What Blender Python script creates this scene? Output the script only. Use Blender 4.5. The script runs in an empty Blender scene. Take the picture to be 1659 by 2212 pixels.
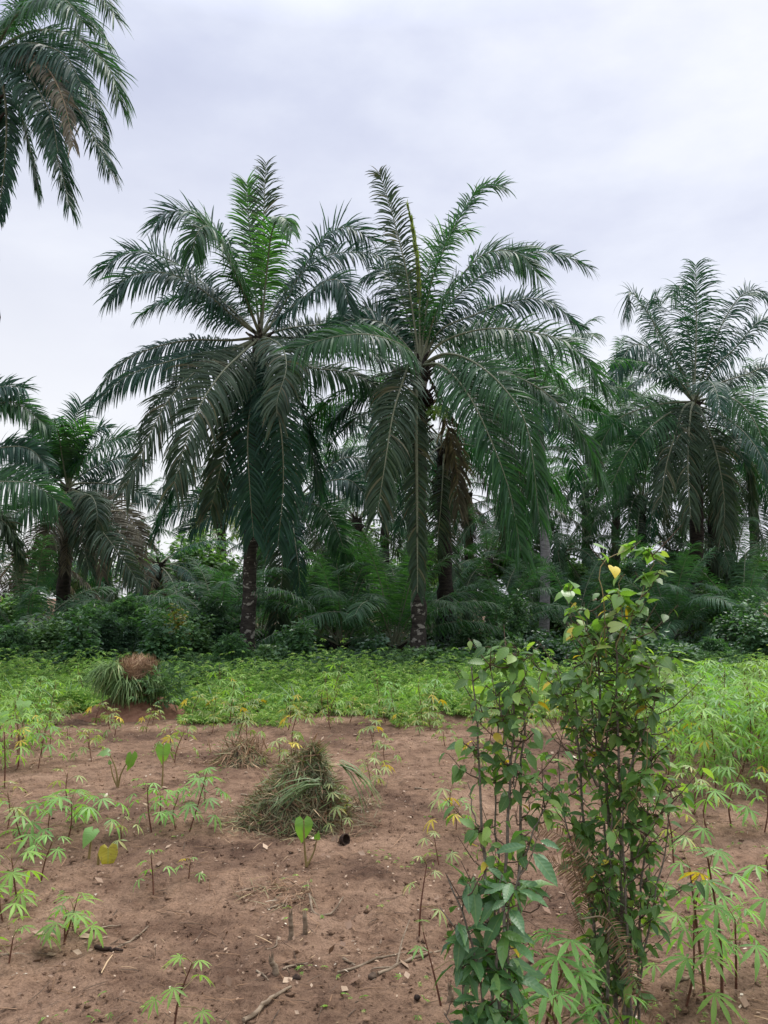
import bpy, math, random
import numpy as np
from mathutils import Vector, noise as mnoise

R = math.radians
sc = bpy.context.scene
col = sc.collection

# ------------------------------------------------------------------ camera
PITCH = math.atan(184 / 1659)
FPX, CX, CY = 1659.0, 829.5, 1106.0
cam_d = bpy.data.cameras.new("camera")
cam_d.sensor_fit = 'VERTICAL'
cam_d.sensor_height = 24
cam_d.lens = 18
cam_d.clip_start = 0.05
cam_d.clip_end = 2000
cam = bpy.data.objects.new("camera", cam_d)
cam.location = (0, 0, 1.6)
cam.rotation_euler = (R(90) + PITCH, 0, 0)
col.objects.link(cam)
sc.camera = cam

# ------------------------------------------------------------------ light
SUN_EL, SUN_AZ = R(58), R(35)          # azimuth measured from +Y towards +X
world = bpy.data.worlds.new("World")
sc.world = world
world.use_nodes = True
wn = world.node_tree
wn.nodes.clear()


def N(nt, t, **kw):
    n = nt.nodes.new(t)
    for k, v in kw.items():
        if k.startswith('i_'):
            n.inputs[k[2:].replace('_', ' ')].default_value = v
        else:
            setattr(n, k, v)
    return n


def ramp(nt, stops, interp='LINEAR'):
    r = nt.nodes.new('ShaderNodeValToRGB')
    cr = r.color_ramp
    cr.interpolation = interp
    while len(cr.elements) < len(stops):
        cr.elements.new(0.5)
    for e, (p, c) in zip(cr.elements, stops):
        e.position = p
        e.color = (c[0], c[1], c[2], 1)
    return r


L = wn.links.new
sky = N(wn, 'ShaderNodeTexSky', sky_type='NISHITA', sun_disc=False)
sky.sun_elevation = SUN_EL
sky.sun_rotation = SUN_AZ
sky.altitude = 50
sky.air_density = 1.2
sky.dust_density = 3.0
tc = N(wn, 'ShaderNodeTexCoord')
sep = N(wn, 'ShaderNodeSeparateXYZ')
L(tc.outputs['Generated'], sep.inputs[0])
# clouds laid out on the sky's directions
mp = N(wn, 'ShaderNodeMapping')
mp.inputs['Scale'].default_value = (1.0, 1.0, 2.2)
mp.inputs['Rotation'].default_value = (0, R(-25), R(10))
L(tc.outputs['Generated'], mp.inputs[0])
n1 = N(wn, 'ShaderNodeTexNoise', i_Scale=2.1, i_Detail=7.0, i_Roughness=0.5, i_Distortion=0.25)
L(mp.outputs[0], n1.inputs['Vector'])
n2 = N(wn, 'ShaderNodeTexNoise', i_Scale=7.0, i_Detail=5.0, i_Roughness=0.55)
L(mp.outputs[0], n2.inputs['Vector'])
mx = N(wn, 'ShaderNodeMath', operation='MULTIPLY_ADD')
L(n2.outputs[0], mx.inputs[0]); mx.inputs[1].default_value = 0.36; L(n1.outputs[0], mx.inputs[2])
# brighter to the right (where the sun sits behind the cloud)
m2 = N(wn, 'ShaderNodeMath', operation='MULTIPLY_ADD')
L(sep.outputs['X'], m2.inputs[0]); m2.inputs[1].default_value = 0.20; L(mx.outputs[0], m2.inputs[2])
cl = ramp(wn, [(0.44, (0.56, 0.60, 0.775)), (0.58, (0.63, 0.67, 0.835)), (0.70, (0.72, 0.76, 0.90)), (0.86, (0.85, 0.88, 0.97))])
L(m2.outputs[0], cl.inputs[0])
# pale band above the horizon, strongest on the left
hz = N(wn, 'ShaderNodeMapRange')
hz.inputs['From Min'].default_value = 0.62
hz.inputs['From Max'].default_value = 0.12
L(sep.outputs['Z'], hz.inputs['Value'])
lf = N(wn, 'ShaderNodeMapRange')
lf.inputs['From Min'].default_value = 0.25
lf.inputs['From Max'].default_value = -0.45
lf.inputs['To Min'].default_value = 0.45
L(sep.outputs['X'], lf.inputs['Value'])
hm = N(wn, 'ShaderNodeMath', operation='MULTIPLY')
L(hz.outputs[0], hm.inputs[0]); L(lf.outputs[0], hm.inputs[1])
mix1 = N(wn, 'ShaderNodeMixRGB')
L(hm.outputs[0], mix1.inputs[0]); L(cl.outputs[0], mix1.inputs[1]); mix1.inputs[2].default_value = (0.96, 0.965, 0.98, 1)
# brighter overhead like an overcast sky, raised above the picture to add fill light
zz = N(wn, 'ShaderNodeMapRange')
zz.inputs['From Min'].default_value = 0.62
zz.inputs['From Max'].default_value = 1.0
zz.inputs['To Min'].default_value = 5.9
zz.inputs['To Max'].default_value = 22.0
L(sep.outputs['Z'], zz.inputs['Value'])
sc10 = N(wn, 'ShaderNodeMixRGB', blend_type='MULTIPLY')
sc10.inputs[0].default_value = 1
L(mix1.outputs[0], sc10.inputs[1]); L(zz.outputs[0], sc10.inputs[2])
mix2 = N(wn, 'ShaderNodeMixRGB')
mix2.inputs[0].default_value = 0.95
L(sky.outputs[0], mix2.inputs[1]); L(sc10.outputs[0], mix2.inputs[2])
bg = N(wn, 'ShaderNodeBackground')
bg.inputs['Strength'].default_value = 0.1
L(mix2.outputs[0], bg.inputs[0])
wo = N(wn, 'ShaderNodeOutputWorld')
L(bg.outputs[0], wo.inputs[0])

sd = bpy.data.lights.new("sun", 'SUN')
sd.energy = 1.5
sd.angle = R(14)
sd.color = (1.0, 0.96, 0.90)
so = bpy.data.objects.new("sun", sd)
so.rotation_euler = (R(90) - SUN_EL, 0, -SUN_AZ + math.pi)
so.rotation_euler = Vector((-math.sin(SUN_AZ) * math.cos(SUN_EL), -math.cos(SUN_AZ) * math.cos(SUN_EL), -math.sin(SUN_EL))).to_track_quat('-Z', 'Y').to_euler()
col.objects.link(so)

sc.view_settings.view_transform = 'Standard'
sc.view_settings.look = 'None'
sc.view_settings.exposure = 0.85
sc.view_settings.gamma = 1.0
sc.cycles.max_bounces = 6
sc.cycles.transparent_max_bounces = 4

# ------------------------------------------------------------------ helpers
ct, st_ = math.cos(PITCH), math.sin(PITCH)


def ray(px, py):
    a = (px - CX) / FPX
    b = (CY - py) / FPX
    return (a, ct - b * st_, st_ + b * ct)


def at(px, py, Y):
    d = ray(px, py)
    k = Y / d[1]
    return np.array((d[0] * k, Y, 1.6 + d[2] * k))


def gnd(px, py):
    d = ray(px, py)
    k = -1.6 / d[2]
    x, y = d[0] * k, d[1] * k
    return np.array((x, y, gh(x, y)))


def gh(x, y):
    f = max(0.0, min(1.0, (14 - y) / 5.0))
    v = 0.045 * mnoise.noise((x * 0.9, y * 0.9, 3.1)) + 0.028 * mnoise.noise((x * 2.6, y * 2.6, 7.7))
    return v * f


class MB:
    def __init__(s):
        s.V, s.F, s.M, s.UV, s.n = [], [], [], [], 0

    def add(s, V, F, mat=0, UV=None):
        V = np.asarray(V, dtype=np.float32).reshape(-1, 3)
        F = np.asarray(F, dtype=np.int32)
        if len(V) == 0 or len(F) == 0:
            return s
        s.V.append(V)
        s.F.append(F + s.n)
        m = np.full(len(F), mat, dtype=np.int32) if np.isscalar(mat) else np.asarray(mat, dtype=np.int32)
        s.M.append(m)
        s.UV.append(np.zeros((len(V), 2), np.float32) if UV is None else np.asarray(UV, np.float32))
        s.n += len(V)
        return s

    def mesh(s, name, mats, smooth=True):
        me = bpy.data.meshes.new(name)
        V = np.concatenate(s.V)
        UV = np.concatenate(s.UV)
        tot = np.concatenate([np.full(len(f), f.shape[1], np.int32) for f in s.F])
        idx = np.concatenate([f.ravel() for f in s.F])
        mi = np.concatenate(s.M)
        me.vertices.add(len(V))
        me.vertices.foreach_set('co', V.ravel())
        me.loops.add(len(idx))
        me.loops.foreach_set('vertex_index', idx)
        me.polygons.add(len(tot))
        me.polygons.foreach_set('loop_start', np.concatenate([[0], np.cumsum(tot)[:-1]]).astype(np.int32))
        me.polygons.foreach_set('material_index', mi)
        me.polygons.foreach_set('use_smooth', np.full(len(tot), smooth))
        for m in mats:
            me.materials.append(m)
        uvl = me.uv_layers.new(name='uv')
        uvl.data.foreach_set('uv', UV[idx].ravel())
        me.update(calc_edges=True)
        return me

    def build(s, name, mats, parent=None, smooth=True, loc=None):
        if loc is not None:
            for v in s.V:
                v -= np.asarray(loc, np.float32)
        o = bpy.data.objects.new(name, s.mesh(name, mats, smooth))
        col.objects.link(o)
        if parent is not None:
            o.parent = parent
        elif loc is not None:
            o.location = loc
        return o


def tag(o, label=None, cat=None, group=None, kind=None):
    if label: o['label'] = label
    if cat: o['category'] = cat
    if group: o['group'] = group
    if kind: o['kind'] = kind
    return o


def thing(name, loc, label, cat, group=None):
    o = bpy.data.objects.new(name, None)
    o.location = loc
    o.empty_display_size = 0.1
    col.objects.link(o)
    return tag(o, label, cat, group)


def copy_thing(root, loc, rz, scale, label, group=None):
    r = root.copy()
    col.objects.link(r)
    r.location = loc
    r.rotation_euler = (0, 0, rz)
    r.scale = (scale,) * 3
    r['label'] = label
    if group: r['group'] = group
    for ch in root.children:
        c = ch.copy()
        col.objects.link(c)
        c.parent = r
    return r


def unit(v):
    return v / np.maximum(np.linalg.norm(v, axis=-1, keepdims=True), 1e-9)


def smooth_path(pts, n):
    """Catmull-Rom through pts, n samples."""
    P = np.asarray(pts, float)
    if len(P) == 2:
        t = np.linspace(0, 1, n)[:, None]
        return P[0] * (1 - t) + P[1] * t
    A = np.vstack([2 * P[0] - P[1], P, 2 * P[-1] - P[-2]])
    seg = np.linalg.norm(np.diff(P, axis=0), axis=1)
    cum = np.concatenate([[0], np.cumsum(seg)]) / seg.sum()
    out = []
    for s in np.linspace(0, 1, n):
        i = min(len(P) - 2, int(np.searchsorted(cum, s, 'right') - 1))
        t = (s - cum[i]) / max(cum[i + 1] - cum[i], 1e-9)
        p0, p1, p2, p3 = A[i], A[i + 1], A[i + 2], A[i + 3]
        out.append(0.5 * (2 * p1 + (p2 - p0) * t + (2 * p0 - 5 * p1 + 4 * p2 - p3) * t * t + (3 * p1 - p0 - 3 * p2 + p3) * t ** 3))
    return np.array(out)


def tube(mb, path, rad, k=6, mat=0, cap=True, squash=None):
    P = np.asarray(path, float)
    n = len(P)
    rad = np.full(n, rad) if np.isscalar(rad) else np.interp(np.linspace(0, 1, n), np.linspace(0, 1, len(rad)), rad)
    T = unit(np.gradient(P, axis=0))
    ref = np.array((0, 0, 1.0)) if abs(T[0][2]) < 0.8 else np.array((1.0, 0, 0))
    A = unit(np.cross(T, ref))
    B = np.cross(T, A)
    a = np.linspace(0, 2 * math.pi, k, endpoint=False)
    V = P[:, None, :] + rad[:, None, None] * (np.cos(a)[None, :, None] * A[:, None, :] + np.sin(a)[None, :, None] * B[:, None, :])
    i = np.arange(n - 1)[:, None] * k
    j = np.arange(k)[None, :]
    j2 = (j + 1) % k
    F = np.stack([i + j, i + j2, i + k + j2, i + k + j], -1).reshape(-1, 4)
    mb.add(V.reshape(-1, 3), F, mat)
    if cap:
        mb.add(V[0], np.array([list(range(k))[::-1]]), mat)
        mb.add(V[-1], np.array([list(range(k))]), mat)


# ---- leaf templates: verts (u forward, v side, w up), faces, uv
def T_lobe(rows, fold=0.25):
    """rows of (u, half width) -> 3 column strip."""
    V, F = [], []
    for u, h in rows:
        V += [(u, -h, h * fold), (u, 0, 0), (u, h, h * fold)]
    for i in range(len(rows) - 1):
        a = 3 * i
        F += [(a, a + 1, a + 4, a + 3), (a + 1, a + 2, a + 5, a + 4)]
    V = np.array(V, float)
    UV = np.stack([V[:, 0], V[:, 1] / max(r[1] for r in rows)], -1)
    return V, np.array(F), UV


def T_join(parts):
    Vs, Fs, Us, n = [], [], [], 0
    for V, F, U in parts:
        Vs.append(V); Fs.append(F + n); Us.append(U); n += len(V)
    return np.concatenate(Vs), np.concatenate(Fs), np.concatenate(Us)


def rotz(T, a, s=1.0, dz=0.0):
    V, F, U = T
    c, n = math.cos(a), math.sin(a)
    W = V * s
    W2 = np.stack([W[:, 0] * c - W[:, 1] * n, W[:, 0] * n + W[:, 1] * c, W[:, 2] - dz * W[:, 0]], -1)
    return W2, F, U


T_DIA = (np.array([(0, 0, 0), (.45, -.32, .08), (1, 0, 0), (.45, .32, .08)], float), np.array([(0, 2, 1), (0, 3, 2)]),
         np.array([(0, 0), (.4, -1), (1, 0), (.4, 1)], float))
T_OVATE = T_lobe([(0, .03), (.12, .15), (.3, .25), (.5, .27), (.7, .2), (.87, .09), (1.0, .0)], .35)
T_LANCE = T_lobe([(0, .02), (.12, .08), (.3, .16), (.5, .19), (.7, .15), (.87, .075), (1.0, .0)], .35)
T_BLADE = T_lobe([(0, .016), (.3, .022), (.6, .018), (.85, .010), (1, .001)], .5)
_lobe = T_lobe([(0.0, .012), (.3, .065), (.58, .095), (.8, .052), (1.0, .0)], .4)
_lobes = T_lobe([(0.0, .015), (.5, .12), (1.0, .0)], .4)
T_CASS = T_join([rotz(_lobe, R(a), s, abs(a) / 500) for a, s in ((0, 1), (38, .96), (-38, .96), (76, .8), (-76, .8), (118, .5), (-118, .5))])
T_CASS5 = T_join([rotz(_lobe, R(a), s, abs(a) / 500) for a, s in ((0, 1), (45, .9), (-45, .9), (95, .6), (-95, .6))])
_cl = []
for a, s in ((0, 1), (42, .95), (-42, .95), (84, .75), (-84, .75)):
    _cl.append(rotz((np.array([(0, 0, 0), (.55, -.12, .04), (1, 0, -.08), (.55, .12, .04)], float), T_DIA[1], T_DIA[2]), R(a), s))
T_STAR = T_join(_cl)
_hr = [(0, -.20, .16), (.06, -.10, .36), (.22, .15, .44), (.45, .42, .38), (.68, .66, .24), (.86, .85, .10), (1.0, 1.0, .0)]
_hv = []
for m, s_, h in _hr:
    _hv += [(s_, -h, h * .2), (m, 0, 0), (s_, h, h * .2)]
T_HEART = (np.array(_hv, float), T_OVATE[1][:12], np.array([(v[0], v[1] / .44) for v in _hv], float))


def leaves(mb, T, P, D, Nn, S, droop=0.0, mat=0, wid=1.0, wav=0.0):
    """scatter template T: P (n,3), D forward, Nn up, S size (n,)"""
    P = np.asarray(P, float); n = len(P)
    if n == 0: return
    D = unit(np.asarray(D, float)); Nn = np.asarray(Nn, float)
    Sd = unit(np.cross(D, Nn)); Up = np.cross(Sd, D)
    S = np.broadcast_to(np.asarray(S, float), (n,))
    dr = np.broadcast_to(np.asarray(droop, float), (n,))
    V, F, U = T
    u, v, w = V[:, 0], V[:, 1] * wid, V[:, 2]
    rr = np.hypot(u, v)
    W = w[None, :] - dr[:, None] * (rr ** 2)[None, :]
    if wav:
        ph = np.random.rand(n, 1) * 6
        W = W + wav * np.sin(u[None, :] * 14 + ph) * (np.abs(v)[None, :])
    X = P[:, None, :] + S[:, None, None] * (u[None, :, None] * D[:, None, :] + v[None, :, None] * Sd[:, None, :] + W[..., None] * Up[:, None, :])
    FF = (F[None] + (np.arange(n) * len(V))[:, None, None]).reshape(-1, F.shape[1])
    if not np.isscalar(mat):
        mat = np.repeat(np.asarray(mat), len(F))
    mb.add(X.reshape(-1, 3), FF, mat, np.tile(U, (n, 1)))


# ------------------------------------------------------------------ materials
def mat_new(name):
    m = bpy.data.materials.new(name)
    m.use_nodes = True
    nt = m.node_tree
    nt.nodes.clear()
    out = nt.nodes.new('ShaderNodeOutputMaterial')
    return m, nt, out


def leaf_mat(name, c1, c2, c3=None, rough=0.45, spec=0.5, trans=0.25, tcol=None, vein=0.0, spots=0.0, p3=0.93):
    """leaf: colour varies leaf by leaf (c1..c2, a few c3); light passes through it"""
    m, nt, out = mat_new(name)
    l = nt.links.new
    geo = N(nt, 'ShaderNodeNewGeometry')
    stops = [(0.0, c1), (0.55, tuple((a + b) / 2 for a, b in zip(c1, c2))), (0.9 if c3 is None else p3 - .02, c2)]
    if c3: stops.append((p3, c3))
    rp = ramp(nt, stops)
    l(geo.outputs['Random Per Island'], rp.inputs[0])
    tcx = N(nt, 'ShaderNodeTexCoord')
    nz = N(nt, 'ShaderNodeTexNoise', i_Scale=3.0, i_Detail=3.0)
    l(geo.outputs['Position'], nz.inputs['Vector'])
    mr = N(nt, 'ShaderNodeMapRange'); mr.inputs['From Min'].default_value = .3; mr.inputs['From Max'].default_value = .7
    mr.inputs['To Min'].default_value = .72; mr.inputs['To Max'].default_value = 1.3
    l(nz.outputs[0], mr.inputs['Value'])
    mu = N(nt, 'ShaderNodeMixRGB', blend_type='MULTIPLY'); mu.inputs[0].default_value = 1
    l(rp.outputs[0], mu.inputs[1]); l(mr.outputs[0], mu.inputs[2])
    colr = mu.outputs[0]
    if spots:
        n3 = N(nt, 'ShaderNodeTexNoise', i_Scale=60.0, i_Detail=2.0)
        l(geo.outputs['Position'], n3.inputs['Vector'])
        r3 = ramp(nt, [(0.60, (0, 0, 0)), (0.68, (1, 1, 1))])
        l(n3.outputs[0], r3.inputs[0])
        ms = N(nt, 'ShaderNodeMath', operation='MULTIPLY'); ms.inputs[1].default_value = spots
        l(r3.outputs[0], ms.inputs[0])
        mm = N(nt, 'ShaderNodeMixRGB'); mm.inputs[2].default_value = (0.20, 0.13, 0.05, 1)
        l(ms.outputs[0], mm.inputs[0]); l(colr, mm.inputs[1])
        colr = mm.outputs[0]
    b = N(nt, 'ShaderNodeBsdfPrincipled')
    if vein:
        uv = N(nt, 'ShaderNodeUVMap')
        sx = N(nt, 'ShaderNodeSeparateXYZ'); l(uv.outputs[0], sx.inputs[0])
        ab = N(nt, 'ShaderNodeMath', operation='ABSOLUTE'); l(sx.outputs['Y'], ab.inputs[0])
        vr = ramp(nt, [(0.03, (1, 1, 1)), (0.12, (0, 0, 0))]); l(ab.outputs[0], vr.inputs[0])
        # side veins
        q = N(nt, 'ShaderNodeMath', operation='MULTIPLY_ADD'); l(ab.outputs[0], q.inputs[0]); q.inputs[1].default_value = -.16; l(sx.outputs['X'], q.inputs[2])
        q2 = N(nt, 'ShaderNodeMath', operation='MULTIPLY'); l(q.outputs[0], q2.inputs[0]); q2.inputs[1].default_value = 50
        q3 = N(nt, 'ShaderNodeMath', operation='SINE'); l(q2.outputs[0], q3.inputs[0])
        bp = N(nt, 'ShaderNodeBump'); bp.inputs['Strength'].default_value = 0.14; bp.inputs['Distance'].default_value = 0.002
        l(q3.outputs[0], bp.inputs['Height']); l(bp.outputs[0], b.inputs['Normal'])
        vm = N(nt, 'ShaderNodeMath', operation='MULTIPLY'); vm.inputs[1].default_value = vein; l(vr.outputs[0], vm.inputs[0])
        mv = N(nt, 'ShaderNodeMixRGB'); mv.inputs[2].default_value = (0.22, 0.30, 0.10, 1)
        l(vm.outputs[0], mv.inputs[0]); l(colr, mv.inputs[1]); colr = mv.outputs[0]
    b.inputs['Roughness'].default_value = rough
    b.inputs['Specular IOR Level'].default_value = spec
    l(colr, b.inputs['Base Color'])
    tr = N(nt, 'ShaderNodeBsdfTranslucent')
    tm = N(nt, 'ShaderNodeMixRGB', blend_type='MULTIPLY'); tm.inputs[0].default_value = 1
    t = tcol or (1.7, 1.9, 0.6)
    tm.inputs[2].default_value = (t[0], t[1], t[2], 1)
    l(colr, tm.inputs[1]); l(tm.outputs[0], tr.inputs[0])
    ms2 = N(nt, 'ShaderNodeMixShader'); ms2.inputs[0].default_value = trans
    l(b.outputs[0], ms2.inputs[1]); l(tr.outputs[0], ms2.inputs[2])
    l(ms2.outputs[0], out.inputs[0])
    return m


def bark_mat(name, c1, c2, c3=None, scale=8, rough=0.9, stretch=(1, 1, 4), spot=0.66, bump=0.6, dist=.03):
    m, nt, out = mat_new(name)
    l = nt.links.new
    geo = N(nt, 'ShaderNodeNewGeometry')
    mp_ = N(nt, 'ShaderNodeMapping'); mp_.inputs['Scale'].default_value = stretch
    l(geo.outputs['Position'], mp_.inputs[0])
    nz = N(nt, 'ShaderNodeTexNoise', i_Scale=float(scale), i_Detail=6.0, i_Roughness=0.65)
    l(mp_.outputs[0], nz.inputs['Vector'])
    rp = ramp(nt, [(0.35, c1), (0.62, c2)])
    l(nz.outputs[0], rp.inputs[0])
    c = rp.outputs[0]
    if c3:
        n2_ = N(nt, 'ShaderNodeTexNoise', i_Scale=float(scale) * 1.3, i_Detail=3.0, i_Roughness=0.5)
        mp2 = N(nt, 'ShaderNodeMapping'); mp2.inputs['Location'].default_value = (5, 3, 1); mp2.inputs['Scale'].default_value = (1, 1, 1.6)
        l(geo.outputs['Position'], mp2.inputs[0]); l(mp2.outputs[0], n2_.inputs['Vector'])
        r2 = ramp(nt, [(spot, (0, 0, 0)), (spot + .05, (1, 1, 1))]); l(n2_.outputs[0], r2.inputs[0])
        mm = N(nt, 'ShaderNodeMixRGB'); mm.inputs[2].default_value = (*c3, 1)
        l(r2.outputs[0], mm.inputs[0]); l(c, mm.inputs[1]); c = mm.outputs[0]
    b = N(nt, 'ShaderNodeBsdfPrincipled'); b.inputs['Roughness'].default_value = rough
    b.inputs['Specular IOR Level'].default_value = 0.2
    l(c, b.inputs['Base Color'])
    bp = N(nt, 'ShaderNodeBump'); bp.inputs['Strength'].default_value = bump; bp.inputs['Distance'].default_value = dist
    l(nz.outputs[0], bp.inputs['Height']); l(bp.outputs[0], b.inputs['Normal'])
    l(b.outputs[0], out.inputs[0])
    return m


M = {}
PT = (1.6, 2.4, 0.7)
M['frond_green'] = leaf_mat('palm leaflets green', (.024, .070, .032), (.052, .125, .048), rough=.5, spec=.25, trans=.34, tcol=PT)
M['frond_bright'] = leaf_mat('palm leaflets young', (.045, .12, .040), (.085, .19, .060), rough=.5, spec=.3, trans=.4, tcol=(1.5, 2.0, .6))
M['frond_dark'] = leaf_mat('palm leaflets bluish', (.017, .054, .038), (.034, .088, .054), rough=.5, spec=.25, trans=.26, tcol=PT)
M['frond_far'] = leaf_mat('palm leaflets far', (.034, .080, .044), (.065, .130, .064), rough=.55, spec=.25, trans=.3, tcol=PT)
M['frond_old'] = leaf_mat('palm leaflets old', (.030, .060, .034), (.060, .092, .048), (.11, .11, .06), rough=.55, spec=.25, trans=.2, tcol=(1.3, 1.5, .6))
M['frond_dry'] = leaf_mat('palm leaflets dry', (.085, .078, .055), (.165, .15, .105), (.24, .21, .13), rough=.7, spec=.2, trans=.15, tcol=(1.2, 1.1, .7))
M['frond_yellow'] = leaf_mat('palm leaflets yellowing', (.20, .28, .07), (.34, .40, .12), rough=.5, trans=.4, tcol=(1.3, 1.4, .6))
M['rachis'] = bark_mat('frond midrib', (.13, .15, .09), (.22, .23, .15), scale=6, rough=.6, bump=.1)
M['rachis_dry'] = bark_mat('dry frond midrib', (.16, .12, .07), (.26, .20, .12), scale=6, rough=.8, bump=.1)
M['trunk'] = bark_mat('palm bark', (.018, .015, .012), (.058, .050, .040), (.26, .24, .20), scale=5, stretch=(1, 1, 3.5), spot=.57, dist=.05)
M['trunk_dark'] = bark_mat('palm bark dark', (.012, .010, .009), (.045, .037, .028), None, scale=5, stretch=(1, 1, 3.5), dist=.05)
M['trunk_pale'] = bark_mat('smooth pale palm bark', (.15, .145, .14), (.30, .29, .28), (.08, .08, .07), scale=5, stretch=(1, 1, 5), spot=.64, bump=.3, dist=.01)
M['twig'] = bark_mat('grey twig bark', (.10, .085, .065), (.21, .185, .145), (.32, .31, .27), scale=26, bump=.3, dist=.003)
M['twig_brown'] = bark_mat('brown twig bark', (.055, .038, .025), (.13, .09, .06), None, scale=30, bump=.3, dist=.003)
M['stick'] = bark_mat('weathered stick', (.10, .068, .042), (.30, .23, .155), None, scale=14, bump=.4, dist=.004)
M['cass_stem'] = bark_mat('reddish stem', (.085, .035, .024), (.16, .075, .045), None, scale=30, bump=.2, dist=.002)
M['cass_petiole'] = leaf_mat('leaf stalk', (.19, .20, .06), (.28, .16, .07), rough=.5, trans=.1)
M['cass'] = leaf_mat('cassava leaf', (0.127, 0.276, 0.067), (0.215, 0.400, 0.091), rough=.5, trans=.38, tcol=(1.35, 1.55, .6), vein=.35)
M['cass_bright'] = leaf_mat('bright cassava leaf', (0.176, 0.322, 0.055), (0.253, 0.425, 0.077), rough=.5, trans=.42, tcol=(1.3, 1.4, .5), vein=.3)
M['cass_pale'] = leaf_mat('pale cassava leaf', (.20, .29, .09), (.33, .40, .14), (.40, .38, .13), rough=.55, trans=.35, tcol=(1.2, 1.25, .6), p3=.92)
M['cass_yellow'] = leaf_mat('yellow leaf', (.55, .42, .03), (.62, .50, .05), rough=.5, trans=.35, tcol=(1.15, 1.1, .5), spots=.5)
M['shrub'] = leaf_mat('shrub leaf', (.055, .125, .036), (.16, .28, .070), (.25, .37, .09), rough=.48, spec=.38, trans=.36, tcol=(1.6, 1.8, .5), vein=.30, p3=.86)
M['shrub_b'] = leaf_mat('broad glossy leaf', (.055, .125, .045), (.10, .21, .070), (.17, .29, .09), rough=.42, spec=.45, trans=.28, tcol=(1.6, 2.0, .5), vein=.35)
M['vine'] = leaf_mat('vine leaf', (0.110, 0.218, 0.050), (0.198, 0.345, 0.077), (0.330, 0.414, 0.110), rough=.36, spec=.6, trans=.38, tcol=(1.4, 1.6, .5), vein=.35)
M['coco_yellow'] = leaf_mat('yellowing cocoyam leaf', (.34, .34, .03), (.58, .46, .04), rough=.45, trans=.35, tcol=(1.15, 1.1, .5), vein=.4, spots=.5)
M['cocoyam'] = leaf_mat('cocoyam leaf', (.15, .30, .06), (.19, .36, .07), rough=.45, trans=.42, tcol=(1.3, 1.45, .4), vein=.5)
M['weed'] = leaf_mat('weeds', (.14, .26, .065), (.31, .47, .12), (.46, .54, .20), rough=.6, spec=.35, trans=.34, tcol=(1.3, 1.4, .65), p3=.9)
M['weed_mid'] = leaf_mat('weeds mid green', (.055, .12, .045), (.13, .23, .085), (.2, .3, .12), rough=.5, trans=.28, tcol=(1.4, 1.6, .6))
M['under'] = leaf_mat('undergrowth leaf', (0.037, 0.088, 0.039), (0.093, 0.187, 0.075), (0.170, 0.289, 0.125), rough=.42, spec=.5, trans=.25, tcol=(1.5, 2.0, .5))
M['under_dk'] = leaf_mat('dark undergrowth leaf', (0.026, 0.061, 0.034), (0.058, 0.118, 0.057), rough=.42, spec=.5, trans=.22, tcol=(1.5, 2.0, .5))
M['tree_leaf'] = leaf_mat('tree leaf', (.070, .14, .050), (.16, .28, .090), (.26, .38, .16), rough=.42, trans=.3, tcol=(1.5, 1.9, .5))
M['yel_leaf'] = leaf_mat('yellowing bush leaf', (.11, .15, .025), (.24, .22, .03), (.30, .18, .03), rough=.5, trans=.3, tcol=(1.3, 1.3, .4))
M['grass_green'] = leaf_mat('cut grass green', (0.098, 0.150, 0.046), (0.195, 0.260, 0.091), rough=.5, trans=.2, tcol=(1.3, 1.5, .5))
M['grass_blue'] = leaf_mat('long grass', (.075, .14, .040), (.18, .26, .085), (.36, .36, .17), rough=.6, spec=.3, trans=.25, tcol=(1.3, 1.5, .6))
M['grass_olive'] = leaf_mat('wilted grass', (0.121, 0.111, 0.047), (0.270, 0.230, 0.108), (0.446, 0.365, 0.162), rough=.6, trans=.12, tcol=(1.2, 1.2, .6))
M['straw'] = leaf_mat('dry straw', (0.172, 0.098, 0.052), (0.333, 0.207, 0.121), (0.483, 0.345, 0.196), rough=.7, spec=.2, trans=.08, tcol=(1.1, 1.1, .7))
M['dry_leaf'] = leaf_mat('fallen dry leaf', (.17, .095, .055), (.40, .29, .19), (.58, .49, .36), rough=.65, spec=.3, trans=.05, tcol=(1.1, 1, .7))
M['core'] = bark_mat('matted dead grass', (.045, .034, .020), (.12, .095, .05), None, scale=22, stretch=(1, 1, .4), dist=.03)
M['earth_red'] = bark_mat('reddish dug earth', (.13, .062, .036), (.225, .115, .07), None, scale=9, stretch=(1, 1, 1), dist=.04)
M['husk'] = bark_mat('dark nut husk', (.015, .010, .008), (.05, .03, .02), None, scale=30, dist=.006)

# soil
m, nt, out = mat_new('bare brown soil')
l = nt.links.new
geo = N(nt, 'ShaderNodeNewGeometry')
na = N(nt, 'ShaderNodeTexNoise', i_Scale=0.9, i_Detail=6.0, i_Roughness=0.6)
nb = N(nt, 'ShaderNodeTexNoise', i_Scale=14.0, i_Detail=8.0, i_Roughness=0.7)
nc = N(nt, 'ShaderNodeTexNoise', i_Scale=85.0, i_Detail=4.0, i_Roughness=0.6)
nd = N(nt, 'ShaderNodeTexNoise', i_Scale=4.2, i_Detail=5.0, i_Roughness=0.62)
for n_ in (na, nb, nc, nd):
    l(geo.outputs['Position'], n_.inputs['Vector'])
ra = ramp(nt, [(0.36, (.118, .071, .046)), (0.5, (.213, .133, .084)), (0.66, (.292, .190, .124))])
l(na.outputs[0], ra.inputs[0])
rb = ramp(nt, [(0.32, (.45, .42, .40)), (0.48, (.95, .94, .93)), (0.70, (1.22, 1.22, 1.22))])
l(nb.outputs[0], rb.inputs[0])
mu = N(nt, 'ShaderNodeMixRGB', blend_type='MULTIPLY'); mu.inputs[0].default_value = .9
l(ra.outputs[0], mu.inputs[1]); l(rb.outputs[0], mu.inputs[2])
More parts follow.
